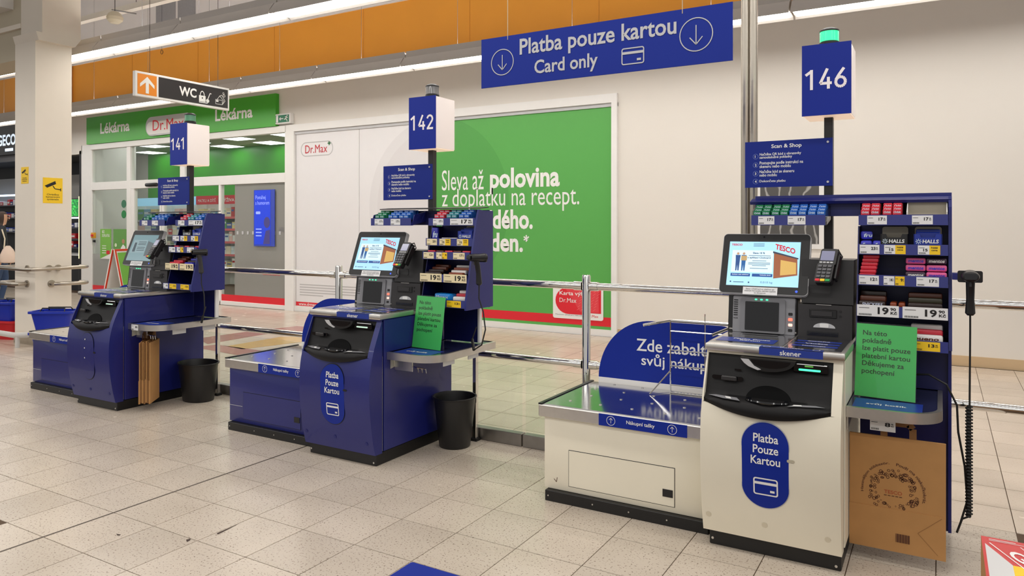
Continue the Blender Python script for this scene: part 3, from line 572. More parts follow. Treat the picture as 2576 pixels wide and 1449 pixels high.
# card only sign
s = thing('card_only_sign', 'large blue hanging sign reading card only with two arrows', 'sign', (0, 3.6, 0))
MB(F0).box(-2.319, -.871, 2.287, 2.572, -.006, 0).build('panel', SIGNB, s)
text('Platba pouze kartou', F0, s, LGREY, -2.06, 2.425, .91, .118, bold=.018, c=.002); text('Card only', F0, s, LGREY, -1.965, 2.312, .385, .10, bold=.018, c=.002)
q = MB(F0); arrow_icon(q, -2.175, 2.425, .076, .005, True, .002); q.build('arrow_pictogram', LGREY, s); q = MB(F0); arrow_icon(q, -1.05, 2.436, .085, .005, True, .002); q.build('arrow_pictogram', LGREY, s); q = MB(F0); card_icon(q, -1.445, 2.325, .125, .088, .006, .002); q.build('card_pictogram', LGREY, s)
for x in (-2.14, -1.12): MB().tube([(x, 0, 2.55), (x, 0, 6.9)], .0022, 5).build('wire', M('pale_wire', (200, 180, 150), .4), s)

# ------------------------------------------------------------------ barrier: rails, posts, glass, base profile
RY = 4.385
t = thing('glass_barrier', 'low clear glass screen in a metal base profile behind the checkouts', 'barrier')
for x0, x1 in ((-5.89, -4.45), (-4.44, -3.15), (-3.14, -2.43), (-2.42, -1.0), (-.99, -.05)):
    MB().box(x0, x1, 4.27, 4.33, 0, .085, .003, 1).build('base_profile', STEELD, t); MB().box(x0 + .01, x1 - .01, 4.297, 4.303, .07, .53).build('pane', GLASS, t)
t = thing('handrail', 'polished chrome double handrail with round posts behind the checkouts', 'railing')
posts = (-4.19, -2.005, .75)
for x in posts:
    MB().lathe(x, RY, [(.028, 0), (.028, 1.155), (.024, 1.165), (.01, 1.167)], 20).build('post', CHROME, t); MB().lathe(x, RY, [(.045, 0), (.045, .012), (.03, .02)], 20).build('base_flange', CHROME, t)
    for z in (1.09, .575):
        for s_ in (-1, 1): MB().tube([(x + s_ * .028, RY, z), (x + s_ * .085, RY, z)], .03, 16).build('coupling', CHROME, t)
for x0, x1 in zip((-5.85,) + posts, posts + (2.2,)):
    for z in (1.09, .575): MB().tube([(x0 + .03, RY, z), (x1 - .03, RY, z)], .0245, 18).build('rail', CHROME, t)
t = thing('ceiling_post', 'tall paired stainless posts rising to the ceiling behind kiosk 146', 'post')
for u in (1875, 1895): pp = at_y(u, 300, 4.62); MB().lathe(pp.x, 4.62, [(.026, 0), (.026, 6.9)], 18).build('tube', BRUSH, t)
t = thing('framed_notice', 'dark marbled picture in a white frame on the white wall', 'picture', (0, W, 0))
mm = M('marbled_print', (84, 82, 80), .4); nt = mm.node_tree; wv = nt.nodes.new('ShaderNodeTexWave'); wv.inputs['Scale'].default_value = 2.2; wv.inputs['Distortion'].default_value = 9; wv.inputs['Detail'].default_value = 3; crm = nt.nodes.new('ShaderNodeValToRGB')
crm.color_ramp.elements[0].position = .9; crm.color_ramp.elements[0].color = lin((84, 82, 80)); crm.color_ramp.elements[1].position = 1.0; crm.color_ramp.elements[1].color = lin((170, 168, 165))
g_ = nt.nodes.new('ShaderNodeNewGeometry'); nt.links.new(g_.outputs['Position'], wv.inputs['Vector']); nt.links.new(wv.outputs['Fac'], crm.inputs[0]); nt.links.new(crm.outputs[0], nt.nodes['Principled BSDF'].inputs['Base Color'])
MB(F0).box(-1.95, -1.15, 1.22, 2.1, 0, .02).build('frame', WPAINT, t); MB(F0).rect(-1.88, -1.22, 1.28, 2.04, .022).build('picture', mm, t)

# ------------------------------------------------------------------ self checkouts (local frame: origin at the right front corner of the plinth)
PROF = [(.07, -.015), (.177, -.041), (.361, -.066), (.504, -.070), (.61, -.059), (.715, -.030), (.818, .014), (.895, .048)]
def prof(z):
    if z <= PROF[0][0]: return PROF[0][1]
    for (z0, y0), (z1, y1) in zip(PROF, PROF[1:]):
        if z <= z1:
            i = PROF.index((z0, y0)); t = (z - z0) / (z1 - z0)
            m0 = (y1 - PROF[max(i - 1, 0)][1]) / (z1 - PROF[max(i - 1, 0)][0]); j = min(i + 2, len(PROF) - 1); m1 = (PROF[j][1] - y0) / (PROF[j][0] - z0); h = z1 - z0
            return (2*t**3 - 3*t*t + 1) * y0 + (t**3 - 2*t*t + t) * h * m0 + (-2*t**3 + 3*t*t) * y1 + (t**3 - t*t) * h * m1
    return PROF[-1][1]
WHO = {'146': 'the cream checkout', '142': 'the middle checkout', '141': 'the left checkout'}
KX = {'146': (-.367, 3.42), '142': (-2.998, 3.465), '141': (-5.683, 3.45)}
BODY = {'146': CREAM, '142': BLUE, '141': BLUE}
XA, XB = -.590, .004                                      # left and right edge of the cabinet
def lip(x):                                               # lower edge of the black fascia
    t = (x + .305) / .275; t = max(-1, min(1, t)); return .672 - .042 * (1 - t * t), -.035 - .052 * (1 - t * t)
def front_warp(out):
    return lambda co: (co.x, prof(co.z) - out, co.z)
def checkout(no):
    kx, ky = KX[no]; m = BODY[no]; blue = no != '146'
    lab = {'146': 'cream self-checkout kiosk under the 146 number box', '142': 'blue self-checkout kiosk under the 142 number box', '141': 'blue self-checkout kiosk under the 141 number box, leftmost of the three'}[no]
    k = thing('self_checkout', lab, 'checkout', (kx, ky, 0), group='self-checkout kiosks')
    MB().box(-.565, 0, .0, .79, 0, .078, .004, 1).build('plinth', PLINTH, k)
    for x, z in ((-.55, .03), (-.02, .02)): MB(FRONT(0)).disc(x, z, .006, 0, .003, 10).build('screw', STEEL, k)
    MB().box(-.585, 0, .055, .79, .078, .90, .004, 1).build('cabinet', m, k)
    # curved front door, its top edge cut to the fascia
    b = MB(); nx, nz = 24, 16; grid = []
    for i in range(nx + 1):
        x = XA + (XB - XA) * i / nx; top = lip(x)[0] if -.578 < x < -.034 else .672
        grid.append([b._v((x, prof(.07 + (top - .07) * j / nz), .07 + (top - .07) * j / nz)) for j in range(nz + 1)])
    back = [[b._v((XA + (XB - XA) * i / nx, .05, g[j].co.z)) for j in (0, nz)] for i, g in enumerate(grid)]
    for i in range(nx):
        for j in range(nz): b.face([grid[i][j], grid[i + 1][j], grid[i + 1][j + 1], grid[i][j + 1]])
        b.face([grid[i][0], grid[i + 1][0], back[i + 1][0], back[i][0]]); b.face([grid[i][nz], grid[i + 1][nz], back[i + 1][1], back[i][1]])
    for i in (0, nx): b.face([v for v in grid[i]] + [back[i][1], back[i][0]])
    for a0, a1 in ((XA, -.582), (-.036, XB)):               # cheeks beside the fascia
        lo = [.672 + (.895 - .672) * j / 8 for j in range(9)]
        L = [b._v((a0, prof(z), z)) for z in lo]; Rr = [b._v((a1, prof(z), z)) for z in lo]
        for j in range(8): b.face([L[j], Rr[j], Rr[j + 1], L[j + 1]])
        LB, RB = [b._v((a0, .055, z)) for z in (lo[0], lo[-1])], [b._v((a1, .055, z)) for z in (lo[0], lo[-1])]
        b.face(L + [LB[1], LB[0]]); b.face(Rr + [RB[1], RB[0]])
    b.box(XA, XB, prof(.885), .055, .886, .900)
    door = b.build('front_door', m, k, 40)
    MB().box(.001, .004, .048, .052, .085, .885).build('seam', STEEL if blue else LGREY, k)
    MB().box(XB - .002, XB + .004, .062, .79, .08, .895, .002, 1).build('side_panel', m, k)
    # black fascia with a curved ledge
    b = MB(); rows = []
    for i in range(25):
        x = -.582 + .546 * i / 24; zl, yl = lip(x)
        rows.append([b._v(p) for p in ((x, prof(.885) + .012, .886), (x, prof(.80) + .02, .80), (x, prof(.72) + .028, .725), (x, prof(.70) + .028, .708), (x, yl + .012, .694), (x, yl, .688 - .01 * (yl < -.06)), (x, yl - .004, zl + .018), (x, yl + .004, zl), (x, .05, zl))])
    for A, B in zip(rows, rows[1:]):
        for q in range(8): b.face([A[q], B[q], B[q + 1], A[q + 1]])
    fas = b.build('fascia', M('fascia_black', (19, 18, 19), .5, spec=.3), k, 50)
    W_ = lambda out: (lambda co: (co.x, prof(co.z) + .022 - out, co.z))
    G_ = FRONT(0)
    b = MB(G_); b.poly([(-.305 + .12 * math.cos(t), .886 + .052 * math.sin(t)) for t in [math.pi + math.pi * i / 18 for i in range(19)]], 0, .02); b.build('coin_hopper', BLACK, k, 40, W_(.0)) if 0 else MB(FRONT(.028)).poly([(-.305 + .12 * math.cos(t), .884 + .055 * math.sin(t)) for t in [math.pi + math.pi * i / 18 for i in range(19)]], 0, .04).build('coin_hopper', BLACK, k)
    MB(FRONT(-.013)).poly([(-.29 + .085 * math.cos(t), .88 + .034 * math.sin(t)) for t in [math.pi + math.pi * i / 18 for i in range(19)]], 0, .002).build('coin_hopper_mouth', DGLOSS, k)
    MB(FRONT(-.013)).poly([(-.42, .88), (-.385, .88), (-.36, .852), (-.33, .838), (-.345, .834), (-.385, .848), (-.405, .862)], 0, .003).build('coin_sticker', LGREY, k)
    MB(FRONT(.022)).box(-.20, -.055, .835, .875, -.01, .006, .004, 1).build('note_reader', DGLOSS, k)
    MB(FRONT(.015)).rrect(-.175, -.085, .845, .853, .003, 0, .003).build('note_light', LEDG if no == '146' else M('pale_green_led', (200, 235, 215), emit=.6), k)
    if no == '146': MB(FRONT(.015)).rect(-.15, -.115, .862, .869, .001).build('reader_label', M('green_label', (120, 200, 90)), k)
    MB(FRONT(.01)).rrect(-.555, -.415, .772, .79, .008, 0, .006).build('card_slot', DGLOSS, k); MB(FRONT(.003)).box(-.51, -.44, .77, .792, 0, .014, .004, 1).build('card_slot_guide', DGREY, k)
    MB(FRONT(.02)).rect(-.455, -.425, .815, .824, .0).build('vent_slot', DGLOSS, k)
    b = MB(); b.lathe(-.30, -.035, [(.090, .6965), (.096, .7025), (.092, .7085), (.078, .7055), (.06, .700)], 26, 1.0, .5); b.build('coin_cup', DGLOSS, k)
    MB(lambda a, b_, c: (a, prof(b_) + .026 - c, b_)).poly([(-.30 + .098 * math.cos(t), .70 + .062 * math.sin(t)) for t in [math.pi * i / 20 for i in range(21)]], 0, .006).build('coin_arch', M('arch_black', (9, 9, 10), .65, spec=.1), k)
    ledge = lambda a, bb, c: (a, lip(a)[1] + .004 + bb, .696 + bb * .2 + c)
    MB(ledge).poly([(-.565, .012), (-.49, .002), (-.41, .002), (-.43, .03), (-.53, .028)], .003).build('ledge_label', GREY, k); MB(ledge).poly([(-.475, .006), (-.45, .006), (-.46, .024), (-.485, .024)], .005).build('ledge_pictogram', WHITE, k)
    MB(ledge).poly([(-.21, .002), (-.06, .012), (-.1, .028), (-.18, .026)], .003).build('ledge_label', GREY, k); MB(ledge).poly([(-.19, .008), (-.15, .01), (-.155, .022), (-.185, .02)], .005).build('ledge_pictogram', WHITE, k)
    # oval hatch
    sticker = no != '141'
    pts = [(-.302 + .1 * math.cos(t), (.51 if t < math.pi else .34) + .1 * math.sin(t)) for t in [2 * math.pi * i / 40 for i in range(40)]]
    pts = [(-.302 + .1 * math.cos(t), (.516 if math.sin(t) >= 0 else .332) + .098 * math.sin(t)) for t in [2 * math.pi * i / 48 for i in range(48)]]
    def oval(sc_, out, nm, mt):
        b = MB(); rings = [[b._v((-.302 + (a + .302) * s_ * sc_, 0, .424 + (z - .424) * s_ * sc_)) for a, z in pts] for s_ in (1, .8, .6, .4, .2)]
        for A, B in zip(rings, rings[1:]):
            for i in range(48): b.face([A[i], A[(i + 1) % 48], B[(i + 1) % 48], B[i]])
        b.face(rings[-1]); return b.build(nm, mt, k, 60, front_warp(out))
    oval(1.025, .0012, 'hatch_gap', BLACK if blue else LGREY); hatch = oval(1.0, .004, 'hatch', m if not sticker else SIGNB)
    MB(FRONT(0)).rrect(-.21, -.178, .455, .468, .006, 0, .002).build('finger_notch', BLACK if blue else M('notch_shade', (190, 182, 160)), k, 40, front_warp(.002))
    if sticker:
        text('Platba\nPouze\nKartou', G_, hatch, WHITE, -.362, .43, .125, .135, bold=.015, align='C', lines=.95, warp=front_warp(.0055))
        q = MB(G_); card_icon(q, -.352, .292, .105, .078, .006); q.build('card_pictogram', WHITE, hatch, 40, front_warp(.0055))
    else:
        for zz in (.56, .49, .41): MB(G_).disc(-.325, zz, .006, 0).build('screw_cap', WHITE, hatch, 40, front_warp(.006))
    for x, z in ((-.56, .15), (-.31, .15), (-.05, .14)): MB(G_).disc(x, z, .012, 0, None, 18).build('screw_cover', M('cap_cream', (218, 209, 186)) if not blue else M('cap_blue', (20, 28, 108)), k, 40, front_warp(.0015))
    # counter top
    MB().box(-.592, .014, .015, .79, .90, .934, .008, 2).build('counter_top', STEEL, k)
    MB(TOPF(.934)).box(-.585, -.255, .06, .455, 0, .003).build('scale_plate', PLATE, k); MB(TOPF(.937)).rect(-.50, -.33, .36, .44, .001).build('scanner_glass', DGLOSS, k)
    MB(TOPF(.9345)).box(-.245, -.005, .05, .44, 0, .002).build('dark_counter_panel', M('glossy_dark_panel', (70, 70, 76), .12, .6), k)
    mt = MB(TOPF(.9372)).rect(-.565, -.30, .10, .235, .0006).build('counter_mat', M('mat_blue', (34, 58, 150), .35), k)
    text('Platba Pouze\nKartou', TOPF(.938), mt, WHITE, -.50, .14, .17, .07, bold=.02, align='C', c=.0006)
    for i, ww in enumerate(('Naskenujte', 'Vložte', 'Zaplaťte')):
        s2 = MB(TOPF(.9367)).rect(-.225, -.03, .12 + .075 * i, .165 + .075 * i, .0006).build('step_label', M('mat_blue'), k); text(ww, TOPF(.9375), s2, WHITE, -.18, .13 + .075 * i, .1, .025, bold=.02, c=.0006)
    b = MB(); b.rect(-.345, -.075, .020, .060, .9348); b.poly([(-.345, .0245), (-.075, .0245), (-.075, .020), (-.345, .020)], .9349)
    st = b.build('front_label', M('mat_blue'), k); fl2 = MB(FRONT(.0145)).rect(-.345, -.075, .901, .933, .0006).build('front_label', M('mat_blue'), k)
    text('skener', FRONT(.0145), fl2, WHITE, -.255, .905, .09, .022, bold=.015, c=.0016); text('Použijte', TOPF(.9348), st, WHITE, -.258, .030, .10, .024, bold=.015, c=.0012)
    q = MB(TOPF(.9348)); q.ring(-.315, .038, .016, .0135, .0012); q.ring(-.105, .038, .016, .0135, .0012); q.build('circle_icons', WHITE, st)
    MB().tube([(-.585, .30 + .15, .95), (-.255, .45, .95)], .004, 6).build('scale_bar', STEEL, k); MB().box(-.425, -.419, .445, .455, .938, .962).build('bar_pin', BLACK, k)
    # scanner head
    b = MB(BASIS((-.415, .44, .936), (1, 0, 0), (0, .12, 1)))
    b.box(-.155, .155, 0, .188, -.16, 0, .008, 2); b.build('scanner_housing', GREY, k)
    fs = BASIS((-.415, .44, .936), (1, 0, 0), (0, .12, 1))
    MB(fs).box(-.178, -.157, -.0, .205, -.18, -.012).build('scanner_side', BLACK, k); MB(fs).box(-.18, .17, .186, .205, -.2, -.01, .004, 1).build('scanner_cap', BLACK, k)
    MB(fs).rrect(-.112, .108, .004, .178, .012, 0, .010).build('scanner_surround', M('mid_grey_plastic', (120, 120, 124), .4), k)
    MB(fs).rrect(-.088, .078, .014, .16, .004, .010, .012).build('scanner_window', DGLOSS, k)
    for x in (-.035, -.008, .019): MB(fs).rrect(x - .006, x + .006, .168, .175, .003, .011, .013).build('status_light', LEDG, k)
    for j in range(8): MB(fs).box(-.148, -.128, .085 + .011 * j, .090 + .011 * j, -.002, .002).build('vent_slit', INK, k)
    text('NCR', fs, k, INK, -.148, .068, .022, .007, bold=.02, c=.0015)
    for j, mt in enumerate((INK, M('pink_led', (255, 190, 175), emit=1.2), LEDR, INK)): MB(fs).rrect(.122, .142, .018 + .027 * j, .032 + .027 * j, .004, .0, .002).build('status_icon', mt, k)
    # recycler tower
    MB().sweep([(.435, .934), (.44, 1.098), (.68, 1.098), (.68, .934)], -.245, .0).build('printer_housing', DGREY, k)
    MB().sweep([(.452, 1.102), (.475, 1.318), (.69, 1.318), (.69, 1.102)], -.232, .004).build('note_safe', M('dark_plastic', (36, 35, 36), .42, bump=.06, bscale=500), k)
    fp = BASIS((-.122, .4345, .934), (1, 0, 0), (0, .03, 1))
    MB(fp).box(-.07, .055, .10, .142, 0, .006, .003, 1).build('bill_module', BLACK, k); MB(fp).box(-.062, .035, .108, .134, .006, .009, .002, 1).build('bill_module_door', DGREY, k)
    for zz in (.112, .136): MB(fp).disc(.07, zz, .0055, 0, .003, 14).build('module_lock', INK, k)
    MB(fp).poly([(.05 * math.cos(t) - .002, .052 + .024 * math.sin(t)) for t in [math.pi * i / 16 for i in range(17)]], 0, .003).build('receipt_guide', LGREY, k); MB(fp).rrect(-.022, .018, .054, .072, .004, .003, .005).build('receipt_pictogram', WHITE, k)
    MB(fp).box(-.08, .06, .012, .034, -.01, .003).build('receipt_slot', DGLOSS, k); MB(fp).box(-.04, .03, .163, .1655, 0, .004).build('module_strip', STEEL, k)
    MB(fp).band(rr(-.075, .03, .215, .26, .012), rr(-.071, .026, .219, .256, .009), .008, .012).build('terminal_loop', BLACK, k)
    # monitor
    fm = BASIS((-.418, .43, 1.137), (1, 0, 0), (0, .118, .306)); H = .328
    MB(fm).rrect(-.219, .219, 0, H, .022, -.034, -.002).build('monitor_shell', LGREY, k); mon = MB(fm).rrect(-.216, .216, .003, H - .003, .02, -.004, .001).build('monitor_bezel', BLACK, k)
    on = no != '141'; e = 1.0 if no == '146' else .78
    sm = M('screen_bg_' + no, (166, 216, 240) if on else (120, 150, 158), .2, emit=.62 * e if on else .28, emit_rgb=(160, 214, 242) if on else (120, 152, 160))
    a0, a1, b0, b1 = -.183, .172, .042, .283
    MB(fm).rect(a0, a1, b0, b1, .0016).build('screen', sm, k)
    em = lambda nm, rgb, s_=.6: M(nm + no, rgb, .3, emit=s_ * e * (1 if on else .25))
    bd = em('scr_wood', (150, 88, 56), .45)
    if on:
        MB(fm).poly([(.045, .225), (.16, .195), (.165, .105), (.05, .085)], .0020).build('screen_building', bd, k); MB(fm).poly([(.08, .185), (.155, .172), (.158, .112), (.082, .102)], .0024).build('screen_doorway', em('scr_gold', (206, 168, 92), .5), k)
        MB(fm).poly([(.04, .232), (.165, .197), (.165, .190), (.04, .222)], .0024).build('screen_roof', em('scr_roof', (60, 66, 84), .3), k)
        mp = lambda a, bb: (a, bb - (a - .05) * .26)
        text('TESCO', fm, k, em('scr_red', (200, 30, 44), .5), .050, .243, .098, .030, bold=.03, c=.0026, map2=mp)
        MB(fm).rect(-.165, .042, .115, .235, .0020).build('screen_panel', em('scr_pale', (206, 234, 246), .62), k)
        dk = em('scr_navy', (30, 60, 110), .2)
        text('TESCO', fm, k, em('scr_red', (200, 30, 44), .5), -.172, .260, .055, .011, bold=.03, c=.0026); text('Sleva 10 %', fm, k, dk, -.06, .215, .06, .011, bold=.02, c=.0026)
        text('s aplikací Clubcard', fm, k, dk, -.085, .188, .115, .012, bold=.02, c=.0026)
        q = MB(fm)
        for bb, x0, x1 in ((.204, -.08, .03), (.176, -.06, .01), (.165, -.08, .03), (.158, -.08, .03), (.150, -.06, .01), (.135, -.07, .02)): q.rect(x0, x1, bb, bb + .003, .0026)
        for bb in (.271, .264, .257): q.rect(-.06, -.005, bb, bb + .0025, .0026)
        q.build('screen_text_lines', em('scr_greyblue', (96, 130, 156), .3), k)
        for cx, bcol in ((-.135, (40, 80, 140)), (-.105, (34, 96, 160))):
            MB(fm).poly([(cx - .008, .122), (cx - .002, .122), (cx, .155), (cx + .003, .122), (cx + .009, .122), (cx + .012, .19), (cx + .014, .208), (cx - .012, .208), (cx - .010, .18)], .0026).build('screen_figure', em('scr_cloth%d' % (cx * 1000), bcol, .35), k); MB(fm).disc(cx, .216, .007, .0026, None, 12).build('screen_head', em('scr_skin', (190, 150, 120), .4), k)
        MB(fm).rect(-.118, -.088, .178, .204, .003).build('screen_parcel', em('scr_card', (190, 160, 110), .4), k)
        btn = em('scr_btn', (28, 78, 150), .4)
        for x0, x1 in ((-.165, -.066), (-.056, .045)): MB(fm).rect(x0, x1, .092, .108, .0022).build('screen_button', btn, k)
        text('Zadejte vaše telefonní', fm, k, em('scr_white', (240, 246, 252), .7), -.158, .0975, .085, .006, bold=.01, c=.003); text('Vyhledat zboží', fm, k, em('scr_white', (240, 246, 252), .7), -.018, .0975, .055, .006, bold=.01, c=.003)
        text('0,010 kg', fm, k, em('scr_greyblue', (96, 130, 156), .3), -.012, .055, .06, .013, c=.0026)
        MB(fm).disc(-.162, .062, .004, .0026, None, 10).rect(-.148, -.095, .059, .062, .0026).disc(-.07, .06, .004, .0026, None, 10).build('screen_icons', dk, k)
    else:
        MB(fm).poly([(.05, .225), (.165, .20), (.165, .10), (.05, .085)], .0020).build('screen_building', em('scr_shade', (92, 106, 112), .5), k); MB(fm).rect(-.16, .042, .115, .235, .0020).build('screen_panel', em('scr_pale', (140, 168, 176), .8), k)
        q = MB(fm)
        for bb in (.215, .20, .188, .165, .15, .135): q.rect(-.08, .03, bb, bb + .005, .0026)
        q.poly([(-.14, .125), (-.10, .125), (-.105, .21), (-.135, .21)], .0026); q.build('screen_text_lines', em('scr_greyblue', (60, 80, 92), .3), k)
    MB(fm).rect(-.095, .075, -.004, .036, .0032).build('paper_note', PAPER, k)
    text('Slevy s ClubCard se odečtou po\nstisknutí červeného tlačítka zaplatit\nna obrazovce', fm, k, INK, -.087, .002, .154, .028, align='C', c=.0042)
    MB(fm).disc(.165, .021, .006, .0016, None, 12).build('logo_light', M('blue_led', (60, 90, 255), emit=1.2), k); MB(fm).disc(-.01, H - .018, .005, .0016, None, 12).build('camera_eye', DGLOSS, k)
    MB().box(-.47, -.36, .47, .60, 1.10, 1.22, .01).build('monitor_mount', BLACK, k); MB().box(-.50, -.33, .52, .70, .934, 1.16, .01).build('monitor_stand', BLACK, k)
    # payment terminal on its bracket
    tl = thing('payment_terminal', 'black card payment terminal mounted on ' + WHO[no], 'terminal', (kx - .122, ky + .338, 1.215), R(-12 if no == '146' else -8), 'payment terminals')
    ft = BASIS((0, 0, 0), (1, 0, 0), (0, .09, .155))
    MB(ft).rrect(-.04, .04, 0, .105, .012, -.035, 0).build('body', BLACK, tl); MB(ft).rrect(-.036, .044, .095, .185, .012, -.045, -.004).build('upper_body', BLACK, tl)
    MB(ft).rrect(-.03, .032, .120, .172, .003, -.004, -.002).build('display', M('lcd', (140, 142, 170), .15, emit=.12), tl)
    for r_ in range(4):
        for c_ in range(3): MB(ft).rrect(-.032 + .0225 * c_, -.014 + .0225 * c_, .026 + .0185 * r_, .038 + .0185 * r_, .003, 0, .004).build('key', M('key_grey', (92, 92, 96), .4), tl)
    for c_, mt in enumerate((RED, YELLOW, M('key_green', (30, 160, 80)))): MB(ft).rrect(-.034 + .0235 * c_, -.013 + .0235 * c_, .006, .018, .003, 0, .004).build('key', mt, tl)
    for c_ in range(4): MB(ft).rrect(-.031 + .0165 * c_, -.018 + .0165 * c_, .106, .113, .002, -.004, -.001).build('function_key', LGREY, tl)
    MB(ft).box(.04, .052, .03, .165, -.055, -.015, .004, 1).build('shield', BLACK, tl)
    MB().tube([(.01, .04, .05), (.015, .09, .06), (.015, .118, .06)], .012, 8).build('bracket', BLACK, tl); MB(ft).tube([(.0, .18, -.03), (.03, .20, -.04), (.05, .17, -.055), (.03, .10, -.055)], .004, 6).build('cable', RUBBER, tl)
    return k
for no in ('146', '142', '141'): checkout(no)

# ------------------------------------------------------------------ bagging units
def bagging(no):
    kx, ky = KX[no]; m = BODY[no]; blue = no != '146'
    lab = {'146': 'cream bagging unit joined to the left of kiosk 146', '142': 'blue bagging unit joined to the left of kiosk 142', '141': 'blue bagging unit next to the column, left of kiosk 141'}[no]
    k = thing('bagging_unit', lab, 'cabinet', (kx, ky, 0), group='bagging units'); x0, x1, y0, y1 = -1.50, -.594, .115, .79
    F1 = FRONT(y0)
    MB().box(x0 + .02, x1, y0 - .03, y1, 0, .058, .003, 1).build('plinth', PLINTH, k); MB().box(x0, x1, y0, y1, .058, .45, .006, 2).build('cabinet', m, k)
    MB(F1).box(-1.352, -.768, .088, .284, -.001, .0012).build('door_gap', INK, k); d = MB(F1).box(-1.349, -.771, .091, .281, 0, .003).build('door', m, k)
    MB(F1).box(-.83, -.778, .135, .172, .002, .006).build('latch', BLACK, d)
    for x in (-1.46, -1.2, -1.0, -.8): MB(FRONT(y0 - .03)).disc(x, .03, .004, 0, .002, 8).build('screw', STEEL, k)
    MB().box(x0 - .025, x1, y0 - .022, y1, .448, .512, .004, 1).build('rim', STEEL, k); MB().box(x0 - .026, x0 - .005, y0 - .02, y1, .512, .520).build('rim_edge', BLACK, k)
    pl = MB(TOPF(.512)).box(x0 - .003, x1, y0 - .005, y1 - .02, 0, .004).build('weighing_plate', PLATE if no != '141' else STEEL, k)
    for i in range(5):
        for j in range(4): MB(TOPF(.516)).disc(-1.4 + .18 * i + .05 * (j % 2), y0 + .12 + .17 * j, .008, 0, .003, 8).build('stud', STEEL, pl)
    lb = MB(FRONT(y0 - .022)).rect(-1.168, -.70, .448, .510, .001).build('blue_label', SIGNB, k)
    text('Nákupní tašky', FRONT(y0 - .022), lb, WHITE, -1.015, .468, .15, .024, bold=.012, c=.0022)
    q = MB(FRONT(y0 - .022)); arrow_icon(q, -1.10, .479, .024, .0022, False, .0022); q.build('pictogram', WHITE, lb); q = MB(FRONT(y0 - .022)); arrow_icon(q, -.775, .479, .024, .0022, False, .0022); q.build('pictogram', WHITE, lb)
    # half round back board
    Fb = FRONT(y1 + .01); xl = -1.475
    bd = MB(Fb).poly([(-.615, .54)] + [(-.715 + .1 * math.cos(t), .812 + .1 * math.sin(t)) for t in [R(10 * i) for i in range(10)]] + [(xl + .345 + .345 * math.cos(t), .54 + .372 * math.sin(t)) for t in [math.pi / 2 + math.pi / 2 * i / 18 for i in range(19)]], 0, .006).build('back_board', SIGNB, k)
    MB(Fb).box(xl, -.615, .50, .545, -.005, .008).build('board_foot', WPAINT, k)
    if no == '146':
        text('Zde zabalte', Fb, bd, WHITE, -1.226, .728, .47, .074, bold=.01, c=.0075); text('svůj nákup', Fb, bd, WHITE, -1.195, .625, .40, .092, bold=.01, c=.0075)
    if blue: MB(F1).rect(-1.495, -1.36, .175, .178, .0012).build('scratch', LGREY, k)
    else: MB(F1).line([(-1.44, .115), (-1.425, .10), (-1.42, .125)], .003, .0012).build('scratch', KINK, k)
for no in ('146', '142', '141'): bagging(no)
t = thing('wire_bag_stand', 'wire carrier bag stand on the bagging plate of kiosk 146', 'stand', (-1.37, 4.12, .516))
wr = .0045
MB().tube([(-.10, -.12, .40), (.02, .0, .42), (.40, .0, .42)], .009, 8).build('top_arm', CHROME, t); MB().tube([(.02, 0, .42), (.02, 0, .005), (-.07, -.10, .005), (.02, 0, .13)], wr, 8).build('leg', CHROME, t); MB().tube([(.40, 0, .42), (.40, 0, .005), (.32, -.10, .005), (.40, 0, .13)], wr, 8).build('leg', CHROME, t)
for z in (.36, .25, .16, .05): MB().tube([(.02, 0, z), (.40, 0, z)], wr, 8).build('cross_wire', CHROME, t)
MB().tube([(.29, -.12, .37), (.40, 0, .42)], .009, 8).build('top_arm', CHROME, t); MB().tube([(.22, .0, .05), (.22, .0, .47)], .003, 6).build('hook_wire', CHROME, t)
MB().tube([(.02, 0, .005), (.40, 0, .005)], wr, 8).build('cross_wire', CHROME, t)

